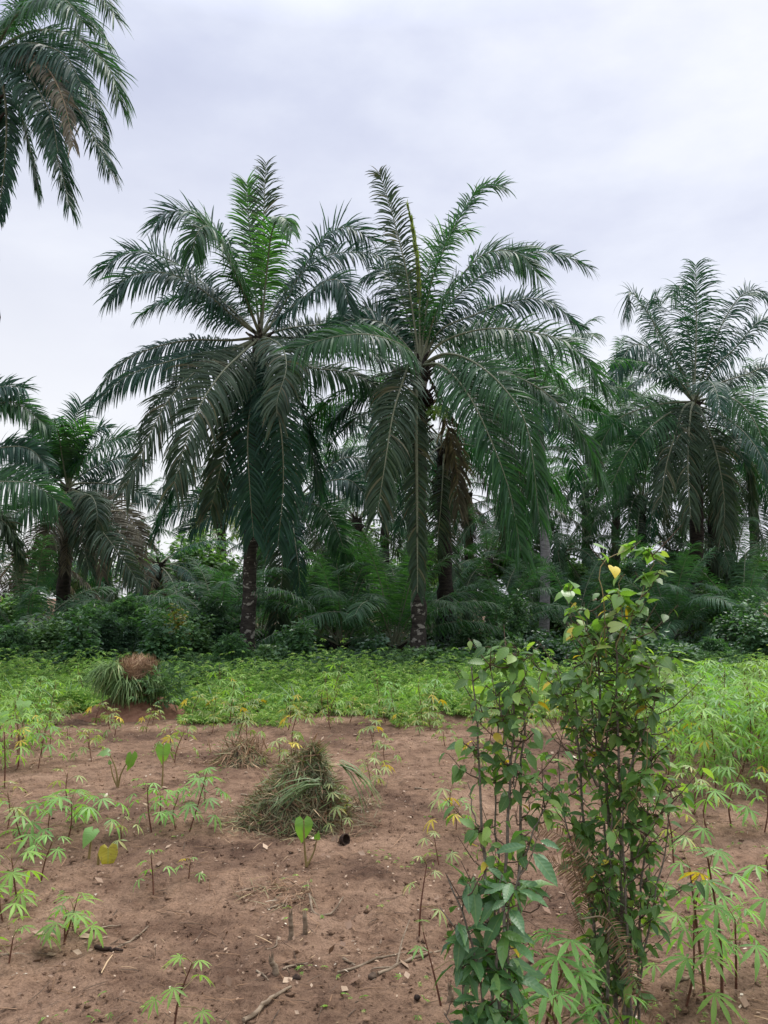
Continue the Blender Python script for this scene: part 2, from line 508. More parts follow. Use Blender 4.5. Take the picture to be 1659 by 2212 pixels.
rc = ramp(nt, [(0.33, (.55, .52, .5)), (0.48, (1, 1, 1)), (0.74, (1.25, 1.25, 1.22))])
l(nc.outputs[0], rc.inputs[0])
mu2 = N(nt, 'ShaderNodeMixRGB', blend_type='MULTIPLY'); mu2.inputs[0].default_value = .8
l(mu.outputs[0], mu2.inputs[1]); l(rc.outputs[0], mu2.inputs[2])
rd = ramp(nt, [(0.34, (.62, .57, .55)), (0.50, (1, 1, 1)), (0.66, (1.1, 1.08, 1.05))])
l(nd.outputs[0], rd.inputs[0])
mu3 = N(nt, 'ShaderNodeMixRGB', blend_type='MULTIPLY'); mu3.inputs[0].default_value = .85
l(mu2.outputs[0], mu3.inputs[1]); l(rd.outputs[0], mu3.inputs[2])
b = N(nt, 'ShaderNodeBsdfPrincipled'); b.inputs['Roughness'].default_value = .95
b.inputs['Specular IOR Level'].default_value = .15
l(mu3.outputs[0], b.inputs['Base Color'])
ad = N(nt, 'ShaderNodeMath', operation='MULTIPLY_ADD'); l(nc.outputs[0], ad.inputs[0]); ad.inputs[1].default_value = .25; l(nb.outputs[0], ad.inputs[2])
bp = N(nt, 'ShaderNodeBump'); bp.inputs['Strength'].default_value = 1.0; bp.inputs['Distance'].default_value = .035
l(ad.outputs[0], bp.inputs['Height']); l(bp.outputs[0], b.inputs['Normal'])
l(b.outputs[0], out.inputs[0])
M['soil'] = m

# ------------------------------------------------------------------ ground
rng = np.random.RandomState(4)
random.seed(5)
np.random.seed(7)


def build_ground():
    # one sheet: graded rows and columns, fine near the camera, out to the horizon
    ys = np.concatenate([np.linspace(-60, 1.4, 10)[:-1], np.geomspace(1.4, 14, 400), np.geomspace(14, 900, 60)[1:]])
    t = np.linspace(-1, 1, 281)
    V = np.zeros((len(ys), len(t), 3))
    for i, y in enumerate(ys):
        half = max(2.2, abs(y) * 0.75 + 1.2)
        # inner columns fan out with distance, outermost ones reach far sideways
        xs = t * half
        xs[0], xs[-1] = -900, 900
        xs[1], xs[-2] = -half * 4, half * 4
        V[i, :, 0] = xs
        V[i, :, 1] = y
        for j, x in enumerate(xs):
            z = gh(x, y)
            if 1.3 < y < 14 and abs(x) < half:
                f = min(1, (14 - y) / 4)
                z += f * (0.017 * mnoise.noise((x * 7, y * 7, 1)) + 0.012 * mnoise.noise((x * 17, y * 17, 2)) + 0.009 * max(0, mnoise.noise((x * 38, y * 38, 4))) * 1.6)
            V[i, j, 2] = z
    n, k = V.shape[:2]
    i = np.arange(n - 1)[:, None] * k
    j = np.arange(k - 1)[None, :]
    F = np.stack([i + j, i + j + 1, i + k + j + 1, i + k + j], -1).reshape(-1, 4)
    mb = MB().add(V.reshape(-1, 3), F, 0)
    o = mb.build('ground', [M['soil']])
    tag(o, kind='structure')


build_ground()

# ------------------------------------------------------------------ palm fronds
Z = np.array((0, 0, 1.0))
XS = (1, 0, 0)


def frond_mb(P3, leafL=0.95, nl=85, s0=0.14, droop=1.0, lift=0.35, side=None, wid=0.042, rr=0.022, tipy=0.72, rs=None, jag=0.25, forward=(80, 38), segs=4, roll=0.78):
    """P3: control points base->tip (world/local 3D)."""
    rs = rs or rng
    mb = MB()
    path = smooth_path(P3, 40)
    seg = np.linalg.norm(np.diff(path, axis=0), axis=1)
    cum = np.concatenate([[0], np.cumsum(seg)]); tot = cum[-1]; cum /= tot
    tube(mb, path, [rr * 1.9, rr * 1.1, rr * .8, rr * .5, rr * .2], 5, 1, cap=False)
    T = unit(np.gradient(path, axis=0))
    if side == XS and path[-1][2] > path[0][2] + 1.5 and forward == (80, 38): forward = (62, 30)
    hd = path[-1] - path[0]; hd[2] = 0
    if side is None:
        S0 = unit(np.cross(hd, Z)) if np.linalg.norm(hd) > .15 * tot else np.array((1.0, 0, 0))
    else:
        S0 = unit(np.array(side, float))
    if side is None and roll:
        # frond rolled about its midrib so that its nearer half hangs
        if S0[1] > 0: S0 = -S0
        S0 = unit(S0 * math.cos(roll) - Z * math.sin(roll))
    nn = int(nl * (1.25 if forward == (62, 30) else 1.85))
    s = s0 + (1 - s0) * (np.arange(nn) + rs.rand(nn) * .5) / nn
    s = np.repeat(s, 2)
    sg = np.tile([1.0, -1.0], nn)
    keep = rs.rand(len(s)) > 0.03
    s, sg = s[keep], sg[keep]
    s = np.clip(s + rs.randn(len(s)) * .002, 0, 1)
    P = np.stack([np.interp(s, cum, path[:, a]) for a in range(3)], -1)
    Tg = unit(np.stack([np.interp(s, cum, T[:, a]) for a in range(3)], -1))
    Sd = S0[None] - Tg * (Tg @ S0)[:, None]
    Sd = unit(Sd)
    Nn = unit(np.cross(Sd, Tg))
    Nn = np.where((Nn[:, 2:3] < 0) & (np.abs(Nn[:, 2:3]) > .25), -Nn, Nn)
    u = np.clip((s - s0) / (1 - s0), 0, 1)
    ang = np.radians(forward[0] + (forward[1] - forward[0]) * u ** 1.3 + rs.randn(len(s)) * 4)
    li = rs.randn(len(s)) * lift * .6 + lift * .5
    D0 = Sd * (sg * np.sin(ang))[:, None] + Tg * np.cos(ang)[:, None] + Nn * li[:, None]
    D0 = unit(D0)
    Ll = .92 * leafL * (0.35 + 0.65 * np.clip(u / .2, 0, 1)) * (1 - (1 - tipy) * np.clip((u - .55) / .45, 0, 1) ** 1.8)
    Ll = Ll * (1 + rs.randn(len(s)) * .10 * (1 + jag))
    dr = droop * (1.0 + .8 * rs.rand(len(s)))
    if side is None and roll:
        up_ = (Sd[:, 2] * sg) > .2
        dr = np.where(up_, dr * .45, dr)
        Ll = np.where(up_, Ll * .8, Ll)
    # width direction along the rachis with random roll
    Wd = Tg - D0 * np.sum(Tg * D0, -1, keepdims=True)
    Wd = unit(Wd)
    roll = rs.randn(len(s)) * .4
    Wd = unit(Wd * np.cos(roll)[:, None] + np.cross(D0, Wd) * np.sin(roll)[:, None])
    prof = np.interp(np.linspace(0, 1, segs + 1), [0, .2, .6, .85, 1], [.5, 1, .85, .5, .08])
    rows = []
    Q = P.copy(); Dk = D0.copy()
    for k in range(segs + 1):
        w = (wid * .5 * prof[k]) * (Ll / leafL) ** .4
        rows.append(np.stack([Q - Wd * w[:, None], Q + Wd * w[:, None]], 1))
        if k < segs:
            bend = dr * (.5 + .25 * k) / segs * 2.0
            Dk = unit(Dk + np.array((0, 0, -1.0))[None] * bend[:, None] * .6)
            Wd = unit(Wd - Dk * np.sum(Wd * Dk, -1, keepdims=True))
            Q = Q + Dk * (Ll / segs)[:, None]
    A = np.stack(rows, 1)               # n, segs+1, 2, 3
    n = len(s)
    base = (np.arange(n) * (segs + 1) * 2)[:, None]
    kk = (np.arange(segs) * 2)[None, :]
    F = np.stack([base + kk, base + kk + 1, base + kk + 3, base + kk + 2], -1).reshape(-1, 4)
    mb.add(A.reshape(-1, 3), F, 0)
    return mb


def generic_path(e0, bend, Ln, curl=0.0, n=12, pw=1.3):
    p = np.zeros(3); out = [p.copy()]
    for i in range(n):
        s = (i + .5) / n
        e = e0 - bend * s ** pw
        az = curl * s
        p = p + np.array((math.cos(e) * math.cos(az), math.cos(e) * math.sin(az), math.sin(e))) * Ln / n
        out.append(p.copy())
    return out


# library of frond shapes shared by the untraced fronds; length 4.6 m
LIB = {}


def lib_make():
    spec = {'up': (78, 50, .8), 'high': (58, 75, 1.0), 'mid': (35, 80, 1.2), 'low': (8, 75, 1.3), 'down': (-22, 62, 1.3), 'hang': (-60, 32, 1.0)}
    for k, (e, bnd, dr) in spec.items():
        LIB[k] = []
        for v in range(4):
            pts = generic_path(R(e + rng.randn() * 5), R(bnd + rng.randn() * 10), 4.6, rng.randn() * .35)
            mb = frond_mb(pts, leafL=.78, nl=56, droop=dr * (0.9 + .3 * rng.rand()) * .8, lift=.25, side=(0, 1, .2 * rng.randn()), wid=.040, segs=3)
            LIB[k].append(mb)


lib_make()
LIBM = {}


def lib_mesh(k, v, mat, rmat='rachis'):
    key = (k, v, mat)
    if key not in LIBM:
        LIBM[key] = LIB[k][v].mesh('frond', [M[mat], M[rmat if mat != 'frond_dry' else 'rachis_dry']])
    return LIBM[key]


def add_lib_frond(root, k, az, zoff, scale, mat, rs, rad=.12):
    o = bpy.data.objects.new('frond', lib_mesh(k, rs.randint(4), mat))
    col.objects.link(o)
    o.parent = root
    o.location = (math.cos(az) * rad, math.sin(az) * rad, zoff)
    o.rotation_euler = (rs.randn() * .12, rs.randn() * .06, az)
    o.scale = (scale, scale * (1 if rs.rand() > .5 else -1), scale)
    return o


def trunk_mb(p0, p1, r0, r1, bend=0.1, boots=40, rs=None, boot_from=.6, rough=.10, skirts=0):
    rs = rs or rng
    p0 = np.array(p0, float); p1 = np.array(p1, float)
    n = 34
    t = np.linspace(0, 1, n)
    P = p0[None] * (1 - t[:, None]) + p1[None] * t[:, None]
    P[:, 0] += bend * np.sin(t * math.pi)
    P = P + np.stack([rs.randn(n) * .006, rs.randn(n) * .006, np.zeros(n)], -1)
    rad = np.interp(t, [0, .05, .15, .85, 1], [r0 * 1.25, r0 * 1.06, r0, r1, r1 * 1.15]) * (1 + rs.randn(n) * rough * .5)
    mb = MB()
    k = 14
    T = unit(np.gradient(P, axis=0))
    a = np.linspace(0, 2 * math.pi, k, endpoint=False)
    RR = rad[:, None] * (1 + rs.randn(n, k) * rough)
    V = P[:, None, :] + np.stack([RR * np.cos(a)[None], RR * np.sin(a)[None], np.zeros((n, k))], -1)
    i = np.arange(n - 1)[:, None] * k
    j = np.arange(k)[None, :]
    F = np.stack([i + j, i + (j + 1) % k, i + k + (j + 1) % k, i + k + j], -1).reshape(-1, 4)
    mb.add(V.reshape(-1, 3), F, 0)
    mb.add(V[-1], np.array([list(range(k))]), 0)
    if boots:
        tt = boot_from + (1 - boot_from) * rs.rand(boots)
        aa = rs.rand(boots) * 2 * math.pi
        Pb = np.stack([np.interp(tt, t, P[:, c]) for c in range(3)], -1)
        od = np.stack([np.cos(aa), np.sin(aa), np.zeros(boots)], -1)
        rb_ = np.interp(tt, t, rad)
        for q in range(boots):
            b0 = Pb[q] + od[q] * rb_[q] * .75
            ln = .16 + .14 * rs.rand()
            tube(mb, [b0, b0 + (od[q] * .45 + Z * .9) * ln * .6, b0 + (od[q] * .9 + Z * 1.0) * ln], [.05, .04, .022], 5, 0)
    return mb


def palm(label, base, crown, r0=.17, r1=.15, traced=(), rnd=(), Lr=4.6, name='oil_palm', cat='palm tree', group='oil palms at the edge of the field', tmat='trunk', seed=1, bend=.08, boots=50, hi=True, boot_from=.72, nomesh_trunk=False, rough=.08):
    """crown: 3D point. traced: list of (pts px [(x,y,dY)], dict). rnd: list of (kind, count, material)"""
    rs = np.random.RandomState(seed)
    base = np.array(base, float); crown = np.array(crown, float)
    root = thing(name, base, label, cat, group)
    tm = trunk_mb(base, crown, r0, r1, bend, boots, rs, boot_from, rough)
    for v in tm.V: v -= base.astype(np.float32)
    tm.build('trunk', [M[tmat]], root)
    Yc = crown[1]
    for pts, kw in traced:
        kw = dict(kw)
        mat = kw.pop('m', 'frond_green')
        rm = kw.pop('rm', 'rachis_dry' if mat == 'frond_dry' else 'rachis')
        c0 = crown + np.array((0, 0, kw.pop('z0', 0)))
        P3 = [c0] + [at(x, y, Yc + d) for x, y, d in pts]
        kw.setdefault('rs', rs)
        mb = frond_mb(P3, **kw)
        for v in mb.V: v -= base.astype(np.float32)
        mb.build('frond', [M[mat], M[rm]], root)
    c = crown - base
    for kind, cnt, mat in rnd:
        off = rs.rand() * 6.28
        for q in range(cnt):
            az = off + q * 2.399 + rs.randn() * .2
            zo = {'up': .1, 'high': .05, 'mid': 0, 'low': -.08, 'down': -.18, 'hang': -.3}[kind]
            mm_ = mat if isinstance(mat, str) else mat[rs.randint(len(mat))]
            o = add_lib_frond(root, kind, az, 0, Lr / 4.6 * (.85 + .25 * rs.rand()), mm_, rs)
            o.location = (c[0] + math.cos(az) * .12, c[1] + math.sin(az) * .12, c[2] + zo)
    return root


def base_at(px, Y):
    p = at(px, 1290, Y)
    return np.array((p[0], Y, gh(p[0], Y) - .03))


BIG = dict(leafL=.9, nl=96, wid=.043)
XS = (1, 0, 0)

# ---- palm A : the big one left of centre
YA = 17.5
A = [
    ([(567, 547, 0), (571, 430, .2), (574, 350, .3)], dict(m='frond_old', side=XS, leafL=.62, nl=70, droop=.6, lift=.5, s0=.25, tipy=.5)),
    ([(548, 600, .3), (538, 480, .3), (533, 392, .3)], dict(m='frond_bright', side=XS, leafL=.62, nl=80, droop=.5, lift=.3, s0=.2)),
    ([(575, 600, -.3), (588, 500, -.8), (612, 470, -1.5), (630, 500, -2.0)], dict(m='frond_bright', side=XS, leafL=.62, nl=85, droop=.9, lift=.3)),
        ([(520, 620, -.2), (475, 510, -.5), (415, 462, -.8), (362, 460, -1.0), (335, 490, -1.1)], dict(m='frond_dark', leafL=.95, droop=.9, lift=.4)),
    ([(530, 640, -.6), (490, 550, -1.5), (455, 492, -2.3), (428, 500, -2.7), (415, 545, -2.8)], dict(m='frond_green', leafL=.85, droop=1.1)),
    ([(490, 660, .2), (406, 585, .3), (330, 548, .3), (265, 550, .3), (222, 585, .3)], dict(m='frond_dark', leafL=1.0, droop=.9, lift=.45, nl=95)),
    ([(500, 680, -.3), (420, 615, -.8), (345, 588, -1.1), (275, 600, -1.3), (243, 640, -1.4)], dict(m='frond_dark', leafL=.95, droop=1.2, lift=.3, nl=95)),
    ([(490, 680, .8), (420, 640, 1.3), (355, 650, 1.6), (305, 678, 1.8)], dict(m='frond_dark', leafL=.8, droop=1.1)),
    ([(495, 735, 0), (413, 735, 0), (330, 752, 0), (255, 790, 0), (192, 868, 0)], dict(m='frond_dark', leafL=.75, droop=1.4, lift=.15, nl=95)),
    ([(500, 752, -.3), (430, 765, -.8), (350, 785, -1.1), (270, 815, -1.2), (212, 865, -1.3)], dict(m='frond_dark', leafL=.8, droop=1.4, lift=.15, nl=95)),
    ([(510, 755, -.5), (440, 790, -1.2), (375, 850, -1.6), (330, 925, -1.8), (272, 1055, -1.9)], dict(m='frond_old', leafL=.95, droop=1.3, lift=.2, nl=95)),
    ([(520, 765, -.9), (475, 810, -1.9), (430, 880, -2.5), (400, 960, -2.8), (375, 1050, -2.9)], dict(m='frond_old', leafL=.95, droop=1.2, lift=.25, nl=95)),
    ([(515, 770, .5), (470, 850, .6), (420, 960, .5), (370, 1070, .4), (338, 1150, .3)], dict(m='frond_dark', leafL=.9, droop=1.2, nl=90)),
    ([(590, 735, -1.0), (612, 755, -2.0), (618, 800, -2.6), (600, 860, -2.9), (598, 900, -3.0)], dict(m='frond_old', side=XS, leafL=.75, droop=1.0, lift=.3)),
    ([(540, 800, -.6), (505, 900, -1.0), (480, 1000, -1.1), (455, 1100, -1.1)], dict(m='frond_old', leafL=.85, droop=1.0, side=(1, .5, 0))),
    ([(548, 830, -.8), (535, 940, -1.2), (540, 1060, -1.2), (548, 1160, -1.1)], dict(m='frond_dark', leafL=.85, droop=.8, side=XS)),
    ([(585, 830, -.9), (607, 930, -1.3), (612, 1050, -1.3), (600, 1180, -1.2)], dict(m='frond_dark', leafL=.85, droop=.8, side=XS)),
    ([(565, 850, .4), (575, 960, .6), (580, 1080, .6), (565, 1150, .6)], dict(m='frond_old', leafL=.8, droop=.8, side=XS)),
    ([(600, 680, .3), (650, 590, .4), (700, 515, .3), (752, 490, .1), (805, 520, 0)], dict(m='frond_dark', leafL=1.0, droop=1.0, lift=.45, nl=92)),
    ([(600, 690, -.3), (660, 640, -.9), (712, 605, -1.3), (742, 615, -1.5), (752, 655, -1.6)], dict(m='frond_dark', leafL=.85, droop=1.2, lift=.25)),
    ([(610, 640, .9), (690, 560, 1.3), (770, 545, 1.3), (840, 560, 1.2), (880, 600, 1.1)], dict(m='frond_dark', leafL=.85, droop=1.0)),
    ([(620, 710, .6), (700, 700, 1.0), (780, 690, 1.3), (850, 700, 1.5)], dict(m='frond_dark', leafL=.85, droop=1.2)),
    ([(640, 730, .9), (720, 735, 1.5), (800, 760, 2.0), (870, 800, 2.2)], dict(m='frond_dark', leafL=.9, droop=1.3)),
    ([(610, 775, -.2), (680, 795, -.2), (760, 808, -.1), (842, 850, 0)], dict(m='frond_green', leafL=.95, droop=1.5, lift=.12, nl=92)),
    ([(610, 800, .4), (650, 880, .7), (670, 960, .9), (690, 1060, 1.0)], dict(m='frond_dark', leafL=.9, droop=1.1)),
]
palm('tall oil palm left of centre with a thin grey frond at its very top', base_at(538, YA), at(563, 728, YA),
     .165, .14, [(p, {**BIG, **k}) for p, k in A], [('hang', 1, 'frond_old'), ('down', 2, 'frond_dark')],
     Lr=3.4, seed=11, bend=-.05)

# ---- palm B : right of it, taller crown line
YB = 17.0
B = [
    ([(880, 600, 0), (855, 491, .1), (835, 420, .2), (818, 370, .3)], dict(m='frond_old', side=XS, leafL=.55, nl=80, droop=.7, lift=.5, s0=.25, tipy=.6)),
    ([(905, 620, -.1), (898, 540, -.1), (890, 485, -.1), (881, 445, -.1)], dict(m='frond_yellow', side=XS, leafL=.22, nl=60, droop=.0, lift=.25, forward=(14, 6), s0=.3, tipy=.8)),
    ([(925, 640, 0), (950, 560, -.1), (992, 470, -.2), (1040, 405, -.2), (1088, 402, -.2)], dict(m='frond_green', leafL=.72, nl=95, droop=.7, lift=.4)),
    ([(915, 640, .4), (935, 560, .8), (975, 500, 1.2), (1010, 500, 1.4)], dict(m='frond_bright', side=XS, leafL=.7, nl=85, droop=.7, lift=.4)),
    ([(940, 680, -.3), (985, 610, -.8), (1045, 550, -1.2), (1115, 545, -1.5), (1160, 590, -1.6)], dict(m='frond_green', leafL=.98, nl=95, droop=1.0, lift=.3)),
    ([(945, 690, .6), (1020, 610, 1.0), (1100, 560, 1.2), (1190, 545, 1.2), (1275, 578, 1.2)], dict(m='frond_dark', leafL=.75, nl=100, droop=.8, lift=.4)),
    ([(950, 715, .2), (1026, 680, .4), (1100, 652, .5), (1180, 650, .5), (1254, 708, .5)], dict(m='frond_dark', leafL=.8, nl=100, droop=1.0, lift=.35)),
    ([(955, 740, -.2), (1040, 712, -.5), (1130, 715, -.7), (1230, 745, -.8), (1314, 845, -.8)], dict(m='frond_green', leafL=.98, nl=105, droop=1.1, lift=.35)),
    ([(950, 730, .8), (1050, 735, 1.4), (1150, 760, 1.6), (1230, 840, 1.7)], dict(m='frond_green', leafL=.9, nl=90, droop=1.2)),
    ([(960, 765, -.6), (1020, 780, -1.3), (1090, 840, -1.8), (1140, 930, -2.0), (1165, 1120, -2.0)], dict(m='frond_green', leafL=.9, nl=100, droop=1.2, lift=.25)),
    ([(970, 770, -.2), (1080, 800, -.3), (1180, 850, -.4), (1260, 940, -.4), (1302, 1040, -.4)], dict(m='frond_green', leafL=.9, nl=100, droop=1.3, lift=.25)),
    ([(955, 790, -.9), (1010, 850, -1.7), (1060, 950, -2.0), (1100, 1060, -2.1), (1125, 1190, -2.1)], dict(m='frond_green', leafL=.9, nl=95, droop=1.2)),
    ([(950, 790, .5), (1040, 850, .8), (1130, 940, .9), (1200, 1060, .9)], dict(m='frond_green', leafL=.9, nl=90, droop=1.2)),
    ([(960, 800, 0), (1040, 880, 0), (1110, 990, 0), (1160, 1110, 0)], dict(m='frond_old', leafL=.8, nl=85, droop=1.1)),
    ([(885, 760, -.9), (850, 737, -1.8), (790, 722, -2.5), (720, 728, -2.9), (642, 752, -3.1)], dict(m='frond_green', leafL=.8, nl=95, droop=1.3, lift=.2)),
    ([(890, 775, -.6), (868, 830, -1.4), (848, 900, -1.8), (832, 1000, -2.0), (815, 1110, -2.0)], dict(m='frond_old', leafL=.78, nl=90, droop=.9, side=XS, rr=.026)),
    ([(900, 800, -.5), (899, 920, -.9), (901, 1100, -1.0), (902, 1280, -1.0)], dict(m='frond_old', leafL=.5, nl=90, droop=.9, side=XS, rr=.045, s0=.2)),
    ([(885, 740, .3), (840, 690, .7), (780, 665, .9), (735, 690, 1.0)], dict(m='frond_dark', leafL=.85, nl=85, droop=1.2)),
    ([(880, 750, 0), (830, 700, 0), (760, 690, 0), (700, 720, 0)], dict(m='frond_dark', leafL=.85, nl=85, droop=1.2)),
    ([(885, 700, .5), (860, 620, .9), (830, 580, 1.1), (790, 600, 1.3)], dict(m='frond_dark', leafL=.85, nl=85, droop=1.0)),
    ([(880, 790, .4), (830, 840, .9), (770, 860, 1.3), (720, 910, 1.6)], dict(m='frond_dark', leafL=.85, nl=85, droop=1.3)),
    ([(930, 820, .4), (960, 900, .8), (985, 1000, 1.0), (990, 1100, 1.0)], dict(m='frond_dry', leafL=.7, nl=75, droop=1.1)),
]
palm('tall oil palm right of centre with a pale yellow spear and frond-covered trunk', base_at(903, YB), at(908, 790, YB),
     .165, .14, [(p, {**BIG, **k}) for p, k in B], [('down', 2, ('frond_dark', 'frond_green')), ('low', 1, 'frond_green')],
     Lr=3.9, seed=12, bend=.0)

rsb = np.random.RandomState(40)
cB = at(918, 872, YB - .22)
mb = MB()
n = 900
P = unit(rsb.randn(n, 3)) * (rsb.rand(n, 1) ** .4) * np.array((.17, .15, .30))
leaves(mb, T_DIA, P, P * np.array((1, 1, .4)) + rsb.randn(n, 3) * .04, P + rsb.randn(n, 3) * .05, .065 * (.6 + .6 * rsb.rand(n)), .2)
o = mb.build('fruit_bunch', [M['husk']], None)
o.location = cB
tag(o, 'dark fruit bunch hanging below the crown of the centre palm', 'fruit bunch')
mb = MB()
for q in range(16):
    a = q * 2.4
    tip = np.array((math.cos(a) * .28 + .08, math.sin(a) * .16 - .1, -.34 * rsb.rand() + .02))
    f_ = frond_mb([np.zeros(3), tip * .5 + np.array((0, 0, .07)), tip], leafL=.07, nl=16, s0=.1, droop=.4, wid=.022, rr=.004, rs=rsb, segs=2)
    V_ = np.concatenate(f_.V); U_ = np.concatenate(f_.UV)
    for fc, mm_ in zip(f_.F, f_.M):
        if fc.shape[1] == 4 and mm_[0] == 0:
            mb.add(V_, fc, 0, U_)
o = mb.build('hanging_fern', [M['weed']], None)
o.location = at(937, 885, YB - .25)
tag(o, 'bright green fern growing on the centre palm trunk just under its crown', 'fern')

# ---- palm C : right side
YC = 27.0
Cc = [
    ([(1503, 760, 0), (1504, 660, -.2), (1503, 572, -.4)], dict(m='frond_dark', side=XS, leafL=1.15, nl=85, droop=1.0, lift=.3, s0=.2, tipy=.55)),
    ([(1495, 770, .5), (1482, 690, 1), (1468, 620, 1.4), (1450, 640, 2)], dict(m='frond_dark', side=XS, leafL=1.0, droop=.9)),
    ([(1470, 800, 0), (1437, 740, 0), (1395, 670, 0), (1362, 632, 0), (1350, 680, 0)], dict(m='frond_dark', leafL=1.0, droop=1.1)),
    ([(1475, 800, 1), (1430, 740, 1.5), (1400, 660, 2), (1420, 640, 2.2)], dict(m='frond_dark', leafL=.8)),
    ([(1460, 820, -.5), (1420, 765, -1), (1370, 745, -1.4), (1330, 800, -1.6)], dict(m='frond_dark', leafL=1.0, droop=1.2)),
    ([(1460, 830, .3), (1410, 790, .5), (1360, 780, .7), (1320, 830, .8)], dict(m='frond_dark', leafL=1.0, droop=1.2)),
    ([(1530, 780, 0), (1560, 700, 0), (1600, 640, 0), (1640, 628, 0), (1670, 670, 0)], dict(m='frond_dark', leafL=1.1, droop=1.1)),
    ([(1540, 800, -.5), (1590, 750, -1), (1640, 695, -1.2), (1700, 690, -1.4)], dict(m='frond_dark', leafL=1.1, droop=1.1)),
    ([(1550, 830, 0), (1610, 810, 0), (1660, 795, 0), (1720, 830, 0)], dict(m='frond_dark', leafL=.8, droop=1.3)),
    ([(1450, 870, -.4), (1396, 880, -.8), (1330, 910, -1), (1285, 985, -1)], dict(m='frond_green', leafL=1.05, droop=1.3)),
    ([(1460, 885, -.9), (1420, 910, -1.7), (1360, 970, -2.2), (1308, 1075, -2.4)], dict(m='frond_green', leafL=1.05, droop=1.3)),
    ([(1475, 885, -1), (1455, 950, -1.8), (1438, 1010, -2), (1428, 1085, -2.2)], dict(m='frond_old', leafL=.95, side=XS, droop=1.0, rr=.04)),
    ([(1492, 890, -1.2), (1486, 970, -1.8), (1487, 1050, -2), (1492, 1120, -2.1)], dict(m='frond_old', leafL=.95, side=XS, droop=1.0, rr=.04)),
    ([(1540, 860, -.8), (1590, 865, -1.4), (1635, 920, -1.8), (1660, 1010, -2)], dict(m='frond_green', leafL=1.05, droop=1.3)),
    ([(1540, 880, 0), (1585, 930, 0), (1615, 1010, 0), (1625, 1090, 0)], dict(m='frond_old', leafL=1.0, droop=1.2)),
    ([(1520, 900, -.8), (1550, 990, -1.4), (1565, 1090, -1.5), (1560, 1160, -1.5)], dict(m='frond_old', leafL=.95, droop=1.0)),
]
palm('oil palm at the right with a thick upright plume and two long hanging front fronds', base_at(1497, YC), at(1499, 868, YC),
     .25, .2, [(p, {**dict(wid=.046, nl=80, leafL=1.0, rr=.03), **k}) for p, k in Cc], [('hang', 4, ('frond_old', 'frond_dark')), ('down', 3, 'frond_dark'), ('low', 2, 'frond_dark'), ('mid', 1, 'frond_dark')],
     Lr=4.8, seed=13, tmat='trunk_dark')
palm('second dark trunked oil palm close behind the right hand palm', base_at(1527, 29), at(1545, 960, 29), .24, .2, [], [('hang', 3, 'frond_old'), ('down', 4, 'frond_dark'), ('low', 3, 'frond_dark')], Lr=3.8, seed=23, tmat='trunk_dark')

# ---- palm D : left
YD = 22.0
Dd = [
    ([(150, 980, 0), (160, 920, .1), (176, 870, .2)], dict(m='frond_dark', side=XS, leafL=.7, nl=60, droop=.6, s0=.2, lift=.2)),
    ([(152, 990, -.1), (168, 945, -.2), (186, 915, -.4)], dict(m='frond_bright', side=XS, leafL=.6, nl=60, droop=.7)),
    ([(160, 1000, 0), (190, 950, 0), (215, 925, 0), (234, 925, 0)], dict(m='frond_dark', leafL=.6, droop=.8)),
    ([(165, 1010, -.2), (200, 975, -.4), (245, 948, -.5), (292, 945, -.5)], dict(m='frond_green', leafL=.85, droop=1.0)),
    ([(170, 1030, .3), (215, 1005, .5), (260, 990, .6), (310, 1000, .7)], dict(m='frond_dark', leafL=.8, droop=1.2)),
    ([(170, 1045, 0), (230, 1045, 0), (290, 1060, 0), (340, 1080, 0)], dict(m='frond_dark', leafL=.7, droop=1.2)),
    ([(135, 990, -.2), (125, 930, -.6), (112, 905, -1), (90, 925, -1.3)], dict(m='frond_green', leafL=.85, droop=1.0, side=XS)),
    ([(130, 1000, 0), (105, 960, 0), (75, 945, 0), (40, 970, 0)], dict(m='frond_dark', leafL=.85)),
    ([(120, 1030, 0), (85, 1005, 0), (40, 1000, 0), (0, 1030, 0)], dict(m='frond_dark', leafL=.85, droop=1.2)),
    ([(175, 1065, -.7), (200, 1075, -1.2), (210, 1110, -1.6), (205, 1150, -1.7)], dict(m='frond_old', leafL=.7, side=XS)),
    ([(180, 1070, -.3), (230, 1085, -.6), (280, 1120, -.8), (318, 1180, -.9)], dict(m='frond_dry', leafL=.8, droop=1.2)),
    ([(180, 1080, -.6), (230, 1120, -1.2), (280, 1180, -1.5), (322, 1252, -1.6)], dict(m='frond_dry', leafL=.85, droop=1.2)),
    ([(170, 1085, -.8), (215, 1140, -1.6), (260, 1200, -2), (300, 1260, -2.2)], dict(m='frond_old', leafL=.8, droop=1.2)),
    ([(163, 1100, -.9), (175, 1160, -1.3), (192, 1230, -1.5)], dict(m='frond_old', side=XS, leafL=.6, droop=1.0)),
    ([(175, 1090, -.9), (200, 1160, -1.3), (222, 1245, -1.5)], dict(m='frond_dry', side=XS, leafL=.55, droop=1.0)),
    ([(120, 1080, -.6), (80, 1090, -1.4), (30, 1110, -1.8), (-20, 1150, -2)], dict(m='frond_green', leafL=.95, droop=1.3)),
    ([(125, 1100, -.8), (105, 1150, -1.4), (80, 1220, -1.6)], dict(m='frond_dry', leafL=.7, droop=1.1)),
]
palm('oil palm at the left with brownish drooping lower fronds', base_at(127, YD), at(147, 1055, YD),
     .19, .17, [(p, {**dict(wid=.040, nl=72, leafL=.8), **k}) for p, k in Dd], [('hang', 6, ('frond_old', 'frond_dry', 'frond_dark')), ('down', 3, ('frond_old', 'frond_dark')), ('low', 2, 'frond_dark')],
     Lr=2.7, seed=14, tmat='trunk_dark')

